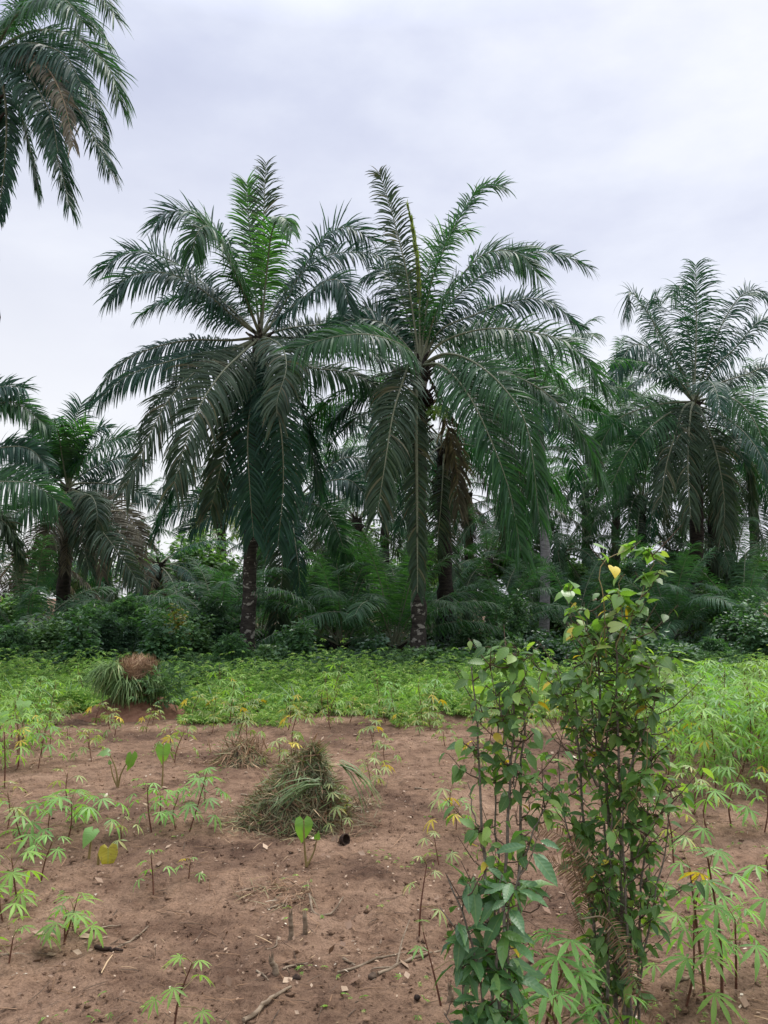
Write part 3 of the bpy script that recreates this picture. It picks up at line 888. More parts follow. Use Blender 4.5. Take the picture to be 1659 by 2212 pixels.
# ---- palm E : mostly outside on the left
YE = 18.5
Ee = [
    ([(-90, 900, 0), (-40, 850, 0), (10, 835, 0), (52, 838, 0)], dict(m='frond_dark', leafL=.7)),
    ([(-80, 930, 0), (-30, 885, 0), (30, 870, 0), (95, 915, 0)], dict(m='frond_green', leafL=.75)),
    ([(-80, 1000, 0), (-10, 970, 0), (60, 968, 0), (105, 1010, 0)], dict(m='frond_dark', leafL=.7, droop=1.2)),
    ([(-70, 1040, -.5), (0, 1040, -.8), (70, 1045, -1), (120, 1080, -1)], dict(m='frond_green', leafL=.95, droop=1.3)),
    ([(-80, 1090, .5), (-20, 1110, .8), (20, 1140, 1), (45, 1200, 1)], dict(m='frond_old', leafL=.7, droop=1.3)),
]
palm('oil palm at the left edge showing only its right hand fronds', base_at(-150, YE), at(-130, 1010, YE), .19, .17,
     [(p, {**BIG, **k}) for p, k in Ee], [('down', 2, 'frond_old')], Lr=3.2, seed=15)

# ---- palm F : tall one, top left corner
YF = 12.5
Ff = [
    ([(30, 85, 0), (80, 66, 0), (142, 72, 0), (195, 105, 0), (240, 155, 0), (258, 218, 0)], dict(m='frond_green', leafL=.72, nl=110, droop=1.1, lift=.3)),
    ([(40, 40, .5), (110, -5, .8), (180, 25, 1), (228, 88, 1)], dict(m='frond_green', leafL=.72, nl=95, droop=1.1)),
    ([(40, 20, 0), (110, -45, 0), (190, -45, 0), (247, 35, 0)], dict(m='frond_green', leafL=.7, nl=95, droop=1.1)),
    ([(30, 40, -.7), (80, 0, -1.2), (140, 0, -1.5), (180, 50, -1.6)], dict(m='frond_green', leafL=.75, nl=95, droop=1.2)),
    ([(30, 100, -.6), (80, 95, -1.0), (140, 120, -1.3), (175, 180, -1.4)], dict(m='frond_dark', leafL=.75, nl=95, droop=1.3)),
    ([(30, 110, .4), (100, 130, .6), (170, 170, .7), (215, 240, .8), (226, 300, .8)], dict(m='frond_dark', leafL=.62, nl=100, droop=1.1)),
    ([(35, 135, 0), (100, 170, 0), (165, 230, 0), (205, 300, 0), (238, 372, 0)], dict(m='frond_dark', leafL=.6, nl=105, droop=1.0)),
    ([(20, 145, 0), (55, 190, 0), (100, 280, 0), (130, 360, 0), (150, 445, 0)], dict(m='frond_dark', leafL=.6, nl=105, droop=.9, lift=.2)),
    ([(15, 165, .3), (40, 230, .5), (65, 320, .6), (83, 412, .6)], dict(m='frond_dark', leafL=.5, nl=95, droop=.9, lift=.2)),
    ([(5, 180, 0), (14, 260, 0), (10, 350, 0), (-4, 470, 0)], dict(m='frond_dark', leafL=.42, nl=95, droop=1.0, side=XS, lift=.1)),
    ([(45, 110, -.8), (100, 145, -1.4), (138, 220, -1.7), (158, 315, -1.8)], dict(m='frond_dry', leafL=.36, nl=60, droop=1.3)),
    ([(30, 135, -.6), (70, 175, -1.0), (110, 250, -1.3), (125, 330, -1.4)], dict(m='frond_dark', leafL=.65, nl=95, droop=1.1)),
    ([(30, 120, -.3), (80, 130, -.6), (130, 180, -.8), (165, 260, -.9)], dict(m='frond_dark', leafL=.7, nl=95, droop=1.2)),
]
palm('very tall oil palm in the upper left corner seen from below', base_at(-45, YF), at(-25, 125, YF), .19, .16,
     [(p, {**dict(wid=.028), **k}) for p, k in Ff], [('high', 3, 'frond_green')], Lr=3.0, seed=16)

# ------------------------------------------------------------------ palms behind
UPR = [('up', 2, 'frond_far'), ('high', 4, 'frond_far'), ('mid', 5, 'frond_far'), ('low', 5, 'frond_far'), ('down', 4, ('frond_far', 'frond_old')), ('hang', 3, 'frond_old')]
FEW = [('up', 2, 'frond_far'), ('high', 3, 'frond_far'), ('mid', 4, 'frond_far'), ('low', 4, 'frond_far'), ('down', 3, 'frond_old'), ('hang', 2, 'frond_old')]
GB = 'oil palms standing behind the front row'

# J: between the two big palms, traced
Jt = [
    ([(655, 1020, 0), (690, 950, 0), (740, 905, 0), (790, 930, 0)], dict(m='frond_dark')),
    ([(640, 1010, .5), (665, 930, .8), (700, 890, 1), (740, 880, 1)], dict(m='frond_dark')),
    ([(670, 1050, 0), (720, 1000, 0), (775, 990, 0), (820, 1040, 0)], dict(m='frond_dark')),
    ([(670, 1065, -.5), (710, 1040, -1), (760, 1040, -1.3), (800, 1090, -1.5)], dict(m='frond_dark')),
    ([(610, 1050, -.3), (540, 1050, -.6), (440, 1070, -.8), (350, 1125, -1)], dict(m='frond_dark')),
    ([(620, 1080, -.3), (560, 1080, -.6), (480, 1100, -.8), (400, 1150, -1)], dict(m='frond_dark')),
    ([(625, 1110, -.9), (612, 1180, -1.3), (608, 1260, -1.4), (595, 1360, -1.4)], dict(m='frond_old', side=XS, leafL=.85)),
    ([(660, 1085, -.6), (700, 1100, -1.2), (730, 1150, -1.6), (750, 1210, -1.8)], dict(m='frond_green')),
    ([(660, 1095, .6), (720, 1120, 1), (780, 1180, 1), (830, 1260, 1)], dict(m='frond_green')),
]
palm('oil palm with a black trunk between the two tallest palms', base_at(622, 22), at(642, 1078, 22), .2, .17, [(p, {**dict(wid=.042, nl=72, leafL=.85), **k}) for p, k in Jt],
     [('hang', 3, 'frond_old'), ('down', 3, 'frond_dark')], Lr=3.6, seed=31, tmat='trunk_dark', group=GB, bend=-.1)
palm('dark trunked oil palm with ivy round its foot, right of the centre palm', base_at(964, 20.5), at(958, 950, 20.5), .2, .17, [], [('mid', 4, 'frond_dark'), ('low', 4, 'frond_dark'), ('down', 3, ('frond_dark', 'frond_old')), ('hang', 2, 'frond_old')],
     Lr=3.6, seed=32, tmat='trunk_dark', group=GB, bend=-.02)

cp = palm('palm with a smooth pale grey trunk right of centre', base_at(1172, 25), at(1163, 880, 25), .17, .12, [], [('up', 3, 'frond_dark'), ('high', 6, 'frond_green'), ('mid', 7, 'frond_green'), ('low', 6, 'frond_dark'), ('down', 4, 'frond_old')],
          Lr=4.2, seed=33, tmat='trunk_pale', group=GB, boots=6, boot_from=.95, bend=.12, rough=.02, name='coconut_palm')

BGP = [  # crown px, py, depth, length, trunk r, recipe, label
    (1010, 1065, 31, 2.6, .2, [('down', 3, 'frond_dry'), ('hang', 8, 'frond_dry'), ('low', 3, 'frond_far')], 'distant palm wearing a skirt of dead tan fronds right of the ivy covered trunk'),
    (1385, 1075, 31, 4.6, .21, UPR, 'palm with a slim dark trunk directly behind the tall leafy shrub'),
    (1265, 1010, 36, 4.6, .2, UPR, 'far palm whose crown shows between the grey trunk and the shrub'),
    (1120, 1075, 30, 4.4, .2, UPR, 'dark palm crown just left of the smooth grey trunk'),
    (835, 965, 33, 4.3, .2, FEW, 'far palm half hidden behind the gap between the two tallest palms'),
    (770, 1120, 30, 4.0, .2, FEW, 'far short palm seen low between the two tallest palms'),
    (475, 1010, 34, 3.6, .2, [('down', 6, 'frond_old'), ('hang', 8, 'frond_yellow'), ('low', 4, 'frond_dark')], 'far palm behind the left tall palm with a few yellowing fronds'),
    (345, 1215, 29, 3.4, .2, [('mid', 3, 'frond_dark'), ('low', 5, 'frond_dark'), ('down', 6, 'frond_old'), ('hang', 5, 'frond_dry')], 'low brownish palm right of the left palm'),
    (1340, 905, 38, 4.6, .21, UPR, 'far palm top showing just left of the right hand palm'),
    (1625, 1010, 33, 4.8, .21, UPR, 'palm by the right edge behind the right hand palm'),
    (1590, 1215, 30, 3.6, .2, FEW, 'short palm low down right of the twin dark trunks'),
    (1215, 1185, 29, 3.2, .18, UPR, 'short palm right of the smooth grey trunk'),
    (1055, 1205, 27, 2.8, .17, FEW, 'short palm left of the smooth grey trunk'),
    (40, 1190, 27, 3.8, .2, [('low', 5, 'frond_dark'), ('down', 6, 'frond_dry'), ('hang', 5, 'frond_dry')], 'brownish palm low at the left edge'),
    (230, 1180, 33, 3.6, .2, FEW, 'far palm behind the brown fronds of the left palm'),
    (1455, 1190, 34, 3.8, .2, UPR, 'far palm low behind the twin dark trunks'),
    (895, 1130, 38, 4.0, .2, UPR, 'far palm hidden behind the trunk of the centre palm'),
    (560, 1150, 36, 4.0, .2, FEW, 'far palm showing beside the trunk of the left tall palm'),
]
for q, (x, y, d, ln, r, rec, lab) in enumerate(BGP):
    palm(lab, base_at(x + rng.randn() * 8, d), at(x, y, d), r, r * .9, [], rec, Lr=ln, seed=60 + q, tmat='trunk_dark' if q % 3 else 'trunk', group=GB, boots=20, bend=rng.randn() * .12)

# yellow hanging frond bits by the right hand palm -> a young palm with yellow-green drooping fronds
YP = [  # base px x, depth, length, label
    (740, 19.5, 2.9, [('up', 5, 'frond_far'), ('high', 6, 'frond_far'), ('mid', 4, 'frond_far')], 'young stemless palm low between the two tallest palms'),
    (655, 21.5, 3.3, [('up', 4, 'frond_far'), ('high', 6, 'frond_far')], 'young stemless palm behind the black trunk, left of centre'),
    (850, 19.0, 3.2, [('up', 6, 'frond_bright'), ('high', 6, 'frond_far'), ('mid', 2, 'frond_far')], 'young bright green palm left of the centre palm foot'),
    (470, 21.0, 3.0, [('up', 4, 'frond_far'), ('high', 7, 'frond_far'), ('mid', 4, 'frond_far')], 'young palm left of the left tall palm trunk'),
    (1075, 21.5, 2.8, [('up', 4, 'frond_far'), ('high', 7, 'frond_far'), ('mid', 3, 'frond_far')], 'young palm between the ivy foot and the grey trunk'),
    (1240, 22.5, 3.0, [('up', 5, 'frond_far'), ('high', 6, 'frond_far')], 'young palm right of the smooth grey trunk foot'),
    (1445, 23.0, 3.2, [('up', 5, 'frond_far'), ('high', 7, 'frond_far'), ('mid', 4, 'frond_far')], 'young palm left of the twin dark trunks'),
    (1600, 24.0, 3.2, [('up', 5, 'frond_far'), ('high', 7, 'frond_far'), ('mid', 4, 'frond_far')], 'young palm right of the twin dark trunks'),
    (280, 22.5, 2.6, [('high', 6, 'frond_far'), ('mid', 5, 'frond_old')], 'young palm behind the left undergrowth'),
    (60, 20.5, 2.8, [('up', 3, 'frond_far'), ('high', 6, 'frond_far'), ('mid', 4, 'frond_old')], 'young palm at the far left edge'),
    (930, 24.0, 3.0, [('up', 5, 'frond_far'), ('high', 6, 'frond_far')], 'young palm behind the centre palm foot'),
    (565, 24.5, 3.2, [('up', 5, 'frond_far'), ('high', 6, 'frond_far')], 'young palm behind the left tall palm foot'),
]
for q, (x, d, ln, rec, lab) in enumerate(YP):
    b0 = base_at(x, d)
    palm(lab, b0, b0 + np.array((0, 0, .45)), .16, .14, [], rec, Lr=ln, seed=90 + q, tmat='trunk_dark', name='young_palm', group='young palms in the undergrowth', boots=12, boot_from=.2, bend=0)


# ------------------------------------------------------------------ bushes and broadleaf trees
def leaf_cloud(mb, c, rx, ry, rz, n, size, T, rs, mat=0, clumps=14, flat=.5, droop=.25):
    """leaves gathered in clumps through an uneven volume"""
    c = np.array(c, float)
    cc = unit(rs.randn(clumps, 3)) * (rs.rand(clumps, 1) ** .45)
    cc[:, 2] = np.abs(cc[:, 2]) * rs.choice([1, 1, -.5], clumps)
    w = rs.rand(clumps) + .3
    pick = rs.choice(clumps, n, p=w / w.sum())
    off = unit(rs.randn(n, 3)) * (rs.rand(n, 1) ** .5) * (.22 + .22 * rs.rand(clumps)[pick, None])
    P = (cc[pick] * .75 + off) * np.array((rx, ry, rz)) + c
    P[:, 2] = np.maximum(P[:, 2], .03)
    D = off * 1.2 / .3 + rs.randn(n, 3) * .6
    D[:, 2] = D[:, 2] * .35 - .05
    Nn = np.stack([rs.randn(n) * flat, rs.randn(n) * flat, np.ones(n)], -1)
    leaves(mb, T, P, D, Nn, size * (.6 + .8 * rs.rand(n)), droop, mat)
    return cc * .75 * np.array((rx, ry, rz)) + c


def bush(label, px, d, wpx, topy, leafm, n=2200, size=.13, T=T_DIA, seed=1, group='dark bushes of the undergrowth', name='bush', cat='bush', depthk=.8):
    rs = np.random.RandomState(seed)
    b0 = base_at(px, d)
    top = at(px, topy, d)[2]
    rx = wpx / 1659 * d
    root = thing(name, b0, label, cat, group)
    mb = MB()
    cc = leaf_cloud(mb, b0 + np.array((0, 0, top * .42)), rx, rx * depthk, top * .62, n, size, T, rs, clumps=22)
    for v in mb.V: v -= b0.astype(np.float32)
    mb.build('foliage', [M[leafm]], root, smooth=False)
    sm = MB()
    for q in range(10):
        e = cc[rs.randint(len(cc))] - b0
        tube(sm, smooth_path([np.array((rs.randn() * .05, rs.randn() * .05, -.05)), e * .5 + np.array((0, 0, .15)), e], 7), [.022, .014, .006], 5)
    sm.build('stem', [M['twig_brown']], root)
    return root


BU = [  # px, depth, halfwidth px, top y, mat, n, size, template, label
    (60, 18.5, 115, 1330, 'under_dk', 3000, .13, T_DIA, 'dark bush at the far left edge of the undergrowth'),
    (190, 17.5, 95, 1300, 'under', 3000, .12, T_STAR, 'bush under the left palm, behind the earth mound'),
    (300, 18.5, 100, 1285, 'under', 3200, .13, T_STAR, 'tall bush behind the straw topped heap'),
    (455, 17.8, 95, 1290, 'under_dk', 3400, .14, T_STAR, 'dark glossy bush left of the left tall palm trunk'),
    (385, 16.8, 36, 1300, 'yel_leaf', 900, .09, T_DIA, 'narrow bush with yellowish top behind the straw topped heap'),
    (595, 17.0, 60, 1385, 'under', 1800, .10, T_DIA, 'low bush at the foot of the left tall palm'),
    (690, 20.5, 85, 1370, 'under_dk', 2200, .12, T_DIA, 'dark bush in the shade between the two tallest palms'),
    (800, 19.5, 60, 1350, 'under', 1800, .10, T_DIA, 'bush just left of the centre palm trunk'),
    (1015, 19.0, 60, 1345, 'under', 2200, .09, T_DIA, 'bush between the ivy foot and the climbing stems'),
    (1105, 19.0, 48, 1275, 'under', 1800, .09, T_DIA, 'upright leafy bush left of the smooth grey trunk'),
    (1130, 20.5, 90, 1330, 'under_dk', 2600, .12, T_DIA, 'dark bush around the foot of the smooth grey trunk'),
    (1260, 20.5, 100, 1370, 'under', 2600, .12, T_DIA, 'wide bush right of the smooth grey trunk'),
    (1390, 20.5, 100, 1375, 'under', 2600, .12, T_DIA, 'bush behind the tall leafy shrub'),
    (1510, 20.5, 90, 1385, 'under', 2600, .11, T_DIA, 'bush at the foot of the twin dark trunks'),
    (1610, 21.0, 95, 1295, 'under', 3000, .12, T_DIA, 'bushy climber mass at the right edge'),
    (1550, 25.0, 80, 1240, 'tree_leaf', 2200, .14, T_DIA, 'paler green bush behind the twin dark trunks'),
    (730, 27.0, 120, 1270, 'tree_leaf', 2600, .16, T_DIA, 'far green bush between the two tallest palms'),
    (1180, 28.0, 120, 1290, 'tree_leaf', 2600, .16, T_DIA, 'far green bush behind the smooth grey trunk'),
    (20, 24.0, 120, 1270, 'tree_leaf', 2600, .16, T_DIA, 'far green bush at the left edge'),
    (960, 29.0, 110, 1290, 'tree_leaf', 2400, .16, T_DIA, 'far green bush behind the centre palm'),
    (1400, 29.0, 140, 1290, 'tree_leaf', 2800, .16, T_DIA, 'far green bush behind the right hand undergrowth'),
]
FB = [  # front rank: px, depth, halfwidth, top, material, label
    (15, 14.6, 60, 1345, 'under', 'leafy bush at the left edge behind the grass strip'),
    (95, 15.2, 60, 1310, 'under_dk', 'dark bush second from the left edge behind the grass strip'),
    (175, 14.4, 55, 1350, 'under', 'bush behind and left of the shaggy straw heap'),
    (250, 15.2, 55, 1300, 'under_dk', 'bush directly behind the shaggy straw heap'),
    (350, 14.8, 60, 1330, 'under', 'bush behind and right of the shaggy straw heap'),
    (430, 15.4, 55, 1305, 'under_dk', 'star leaved bush between the straw heap and the left palm trunk'),
    (500, 14.6, 42, 1365, 'under', 'low bush just left of the left palm trunk'),
    (575, 14.2, 36, 1405, 'weed_mid', 'bright low bush in front of the left palm trunk'),
    (640, 15.6, 60, 1360, 'under', 'bush right of the left palm trunk'),
    (730, 15.6, 60, 1385, 'under', 'low bush below the young palm between the tall palms'),
    (815, 15.0, 50, 1375, 'under_dk', 'dark bush left of the centre palm trunk'),
    (925, 14.4, 36, 1415, 'weed_mid', 'low bush at the foot of the centre palm trunk'),
    (1000, 14.8, 50, 1400, 'under', 'low bush at the foot of the ivy clad trunk'),
    (1090, 15.6, 60, 1350, 'under', 'bush behind the slim shrub of stakes'),
    (1180, 15.4, 60, 1375, 'under_dk', 'bush between the two foreground shrubs'),
    (1280, 15.0, 60, 1365, 'under', 'bush behind the left part of the tall shrub'),
    (1380, 15.4, 60, 1345, 'under', 'bush behind the middle of the tall shrub'),
    (1460, 14.8, 55, 1380, 'under_dk', 'bush just right of the tall shrub'),
    (1545, 15.4, 60, 1370, 'under', 'bush below the twin dark trunks'),
    (1635, 15.0, 60, 1330, 'under', 'bush at the right edge behind the cassava patch'),
]
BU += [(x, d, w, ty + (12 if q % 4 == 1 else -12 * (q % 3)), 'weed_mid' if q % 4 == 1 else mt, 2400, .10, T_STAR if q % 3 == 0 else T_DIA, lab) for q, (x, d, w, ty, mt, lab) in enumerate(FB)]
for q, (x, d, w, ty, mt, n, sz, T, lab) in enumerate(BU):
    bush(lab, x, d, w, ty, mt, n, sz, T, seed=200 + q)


def btree(label, px, d, topy, wpx, n, seed, mt='tree_leaf', size=.2):
    rs = np.random.RandomState(seed)
    b0 = base_at(px, d)
    top = at(px, topy, d)[2]
    rx = wpx / 1659 * d
    root = thing('broadleaf_tree', b0, label, 'tree', 'broadleaf trees beyond the palms')
    mb = MB()
    cz = top * .66
    cc = leaf_cloud(mb, b0 + np.array((0, 0, cz)), rx, rx, top * .36, n, size, T_DIA, rs, clumps=30)
    for v in mb.V: v -= b0.astype(np.float32)
    mb.build('crown', [M[mt]], root, smooth=False)
    tb = MB()
    fork = np.array((rs.randn() * .15, 0, cz * .62))
    tube(tb, smooth_path([np.array((0, 0, -.1)), fork * .5 + np.array((.08, 0, 0)), fork], 8), [.2, .15, .12], 8)
    for q in range(12):
        e = cc[rs.randint(len(cc))] - b0
        tube(tb, smooth_path([fork, (fork + e) * .5 + rs.randn(3) * .1, e], 7), [.08, .05, .015], 5)
    tb.build('trunk', [M['twig_brown']], root)


BT = [
    (1000, 33, 1195, 75, 3000, 'far leafy tree behind the ivy clad trunk'),
    (1230, 34, 1200, 75, 3000, 'far leafy tree just right of the smooth grey trunk'),
    (1360, 31, 1215, 70, 3000, 'low tree behind the top of the tall shrub'),
    (1470, 35, 1205, 80, 3000, 'far leafy tree behind the twin dark trunks'),
    (690, 30, 1205, 70, 3000, 'low tree between the black trunk and the young palms'),
    (830, 31, 1215, 60, 2600, 'low tree just left of the centre palm trunk'),
    (430, 31, 1140, 90, 3600, 'pale green tree beyond the left tall palm'),
    (760, 34, 1120, 95, 3600, 'round crowned tree beyond the gap between the two tallest palms'),
    (330, 36, 1170, 80, 2600, 'far tree right of the left palm'),
    (1110, 30, 1150, 70, 3200, 'leafy tree just left of the smooth grey trunk'),
    (1290, 40, 1190, 90, 2600, 'far tree behind the tall leafy shrub'),
    (1620, 30, 1180, 100, 3600, 'tree at the right edge'),
    (150, 38, 1200, 110, 2600, 'far tree behind the left palm'),
    (900, 42, 1170, 90, 2400, 'far tree behind the centre palm'),
]
for q, (x, d, ty, w, n, lab) in enumerate(BT):
    btree(lab, x, d, ty, w, n, 300 + q, mt='tree_leaf', size=.2 if d < 35 else .24)

# ivy round the dark trunk's foot
rs = np.random.RandomState(8)
b0 = base_at(964, 20.5)
mb = MB()
n = 1500
a_ = rs.rand(n) * 6.28; h_ = rs.rand(n) * 1.25
rr_ = .27 + .06 * rs.rand(n) + .05 * np.sin(h_ * 5)
P = np.stack([np.cos(a_) * rr_, np.sin(a_) * rr_, h_ * .98], -1)
D = np.stack([np.cos(a_) * .6, np.sin(a_) * .6, -np.ones(n) * .8], -1)
leaves(mb, T_DIA, P, D, np.stack([np.cos(a_), np.sin(a_), np.ones(n) * .5], -1), .085, .1)
o = mb.build('ivy', [M['under_dk']], None, smooth=False)
o.location = b0
tag(o, 'dark ivy wrapped round the foot of a palm trunk right of centre', 'ivy')

# far-off wood closing the view behind everything
rs = np.random.RandomState(9)
mb = MB()
for q in range(70):
    x = -42 + 84 * rs.rand(); y = 46 + 16 * rs.rand()
    hgt = (1.2 + 1.6 * rs.rand()) * (1.25 if x < 2 else .9)
    leaf_cloud(mb, (x, y, hgt * .6), 2.6, 2.0, hgt, 420, .42, T_DIA, rs, clumps=10)
o = mb.build('far_wood', [M['under_dk']], smooth=False)
tag(o, 'far-off dark wood closing the view behind the palms', 'wood', kind='stuff')

# ------------------------------------------------------------------ ground cover
def cover(name, label, n_plants, region, per, size, T, matname, hgt, seed, droop=.3, cat='weeds', edge=None):
    """region(rs) -> x,y ; leaf rosettes with varied heights"""
    rs = np.random.RandomState(seed)
    mb = MB()
    X, H = [], []
    while len(X) < n_plants:
        x, y = region(rs)
        X.append((x, y))
    X = np.array(X)
    hn = np.array([mnoise.noise((x * .8, y * .8, seed)) for x, y in X])
    H = hgt(X[:, 1], rs) * (1 + .5 * hn)
    Pp = np.repeat(X, per, axis=0); Hh = np.repeat(H, per)
    n = len(Pp)
    a = rs.rand(n) * 6.28; r = np.sqrt(rs.rand(n)) * .22 * (.5 + Hh)
    t = rs.rand(n) ** .6
    zb = np.array([gh(x, y) for x, y in X]).repeat(per)
    P = np.stack([Pp[:, 0] + np.cos(a) * r, Pp[:, 1] + np.sin(a) * r, zb + Hh * t], -1)
    D = np.stack([np.cos(a), np.sin(a), rs.randn(n) * .35 + .1], -1)
    Nn = np.stack([rs.randn(n) * .35, rs.randn(n) * .35, np.ones(n)], -1)
    leaves(mb, T, P, D, Nn, size * (.6 + .8 * rs.rand(n)), droop)
    o = mb.build(name, [M[matname]], smooth=False)
    tag(o, label, cat, kind='stuff')


def fanx(y, rs, k=.62):
    return (rs.rand() * 2 - 1) * (y * k + 1.0)


def front_edge(x):
    return 10.5 + 1.0 * mnoise.noise((x * .7, 0, 5)) + .6 * mnoise.noise((x * 2.3, 0, 9)) + (.25 if x > 3 else 0)


def reg_front(rs):
    while True:
        y = 9.8 + 3.9 * rs.rand()
        x = fanx(y, rs)
        if y > front_edge(x) and not (-4.4 < x < -2.6 and y < 10.9): return x, y


def reg_mid(rs):
    while True:
        y = 13.0 + 2.4 * rs.rand()
        x = fanx(y, rs)
        if mnoise.noise((x * .45, y * .45, 2)) + (y - 13.6) * .35 > -.05: return x, y


def reg_back(rs):
    y = 14.5 + 27 * rs.rand() ** 1.4
    return fanx(y, rs, .66), y


cover('weeds', 'bright green leafy weeds along the far edge of the field', 4200, reg_front, 16, .070, T_STAR, 'weed', lambda y, rs: .08 + .10 * (y - 9.8) * (.2 + 1.6 * rs.rand(len(y)) ** 2), 41)
def reg_spill(rs):
    while True:
        y = 9.7 + 2.4 * rs.rand()
        x = fanx(y, rs)
        if mnoise.noise((x * 1.1, y * 1.1, 12)) > .35 - .3 * (y - 9.7) and not (-4.3 < x < -2.7 and y < 10.9): return x, y


cover('low_weeds', 'pale yellow green low weeds spilling from the green strip on to the soil', 1500, reg_spill, 12, .05, T_STAR, 'weed', lambda y, rs: .05 + .22 * rs.rand(len(y)) ** 2, 45)
cover('fern_weeds', 'mid green weeds between the bright strip and the bushes', 2000, reg_mid, 20, .085, T_STAR, 'weed_mid', lambda y, rs: .22 + .22 * rs.rand(len(y)) ** 2 + .08 * np.clip(y - 13, 0, 4), 42)
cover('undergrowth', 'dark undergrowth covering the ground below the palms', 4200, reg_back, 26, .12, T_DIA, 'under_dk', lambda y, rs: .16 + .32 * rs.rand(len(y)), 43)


def grass_tufts(name, label, region, n_t, per, ln, matname, seed):
    rs = np.random.RandomState(seed)
    mb = MB()
    X = np.array([region(rs) for _ in range(n_t)])
    Pp = np.repeat(X, per, axis=0); n = len(Pp)
    P = np.stack([Pp[:, 0] + rs.randn(n) * .03, Pp[:, 1] + rs.randn(n) * .03, np.repeat([gh(x, y) for x, y in X], per)], -1)
    a = rs.rand(n) * 6.28
    D = np.stack([np.cos(a) * .5, np.sin(a) * .5, .9 + .4 * rs.rand(n)], -1)
    leaves(mb, T_BLADE, P, D, Z[None] + rs.randn(n, 3) * .2, ln * (.6 + .8 * rs.rand(n)), .45)
    o = mb.build(name, [M[matname]])
    tag(o, label, 'grass', kind='stuff')


grass_tufts('grass', 'grass blades growing through the weeds at the far edge of the field', lambda rs: reg_front(rs) if rs.rand() < .5 else reg_mid(rs), 150, 12, .42, 'weed_mid', 44)


cover('soil_sprigs', 'tiny green sprigs dotted over the bare soil', 150, lambda rs: (lambda y: (fanx(y, rs, .5), y))(2.6 + 7 * rs.rand()), 5, .022, T_STAR, 'weed', lambda y, rs: .02 + .03 * rs.rand(len(y)), 46)

# ------------------------------------------------------------------ cassava
def cassava(loc, h, n, ls, seed, label, group, lm='cass', T=None, ym=.12, lean=0.0, parts=True, top_only=False):
    """stem with palmate leaves on long stalks; each leaf its own part on the near plants"""
    rs = np.random.RandomState(seed)
    T = T or (T_CASS if rs.rand() > .3 else T_CASS5)
    ls = ls * (.80 if loc[1] > 3.6 or loc[0] < 0 else .66)
    loc = np.array(loc, float)
    root = thing('cassava_plant', loc, label, 'cassava plant', group)
    root.rotation_euler = (0, 0, 0)
    lx, ly = rs.randn() * .15 + lean, rs.randn() * .15
    path = smooth_path([(0, 0, -.02), (lx * h * .4 + rs.randn() * .05 * h, ly * h * .4 + rs.randn() * .05 * h, h * .45), (lx * h, ly * h, h)], 9)
    sm = MB()
    r = .004 + .0045 * h
    tube(sm, path, [r, r * .8, r * .5], 6)
    sm.build('stem', [M['cass_stem']], root)
    fol = None if parts else MB()
    for q in range(n):
        s = 1 - (q / max(n, 1)) * (.45 if top_only else .72)
        idx = s * 8
        i0 = min(7, int(idx)); f = idx - i0
        p = path[i0] * (1 - f) + path[i0 + 1] * f
        a = q * 2.4 + rs.randn() * .4 + seed
        pl = (.11 + .10 * (q / n)) * (ls / .15) * (.75 + .5 * rs.rand())
        el = 1.15 - 1.1 * (q / n) + rs.randn() * .15
        d = np.array((math.cos(a) * math.cos(el), math.sin(a) * math.cos(el), math.sin(el)))
        e = p + d * pl
        e2 = e + np.array((math.cos(a), math.sin(a), -.2)) * pl * .25
        size = ls * (.55 + .5 * min(1, (q + 1) / 3)) * (.85 + .3 * rs.rand())
        dirn = np.array((math.cos(a), math.sin(a), -.15 - .5 * (q / n) + rs.randn() * .15))
        nr = np.array((math.cos(a) * .45 + rs.randn() * .2, math.sin(a) * .45 + rs.randn() * .2, 1.0))
        yl = rs.rand() < ym * (.6 * q / n)
        mb = MB() if parts else fol
        tube(mb, smooth_path([p, e, e2], 5), [.0022, .0016, .0014], 4, 1, cap=False)
        leaves(mb, T, [e2], [dirn], [nr], size, .22 + .3 * (q / n), 2 if yl else 0)
        if parts:
            mb.build('leaf', [M[lm], M['cass_petiole'], M['cass_yellow']], root)
    if not parts:
        fol.build('foliage', [M[lm], M['cass_petiole'], M['cass_yellow']], root)
    return root


def hpx(px, basey, topy):
    g = gnd(px, basey)
    return max(.08, at(px, topy, g[1])[2] - g[2])


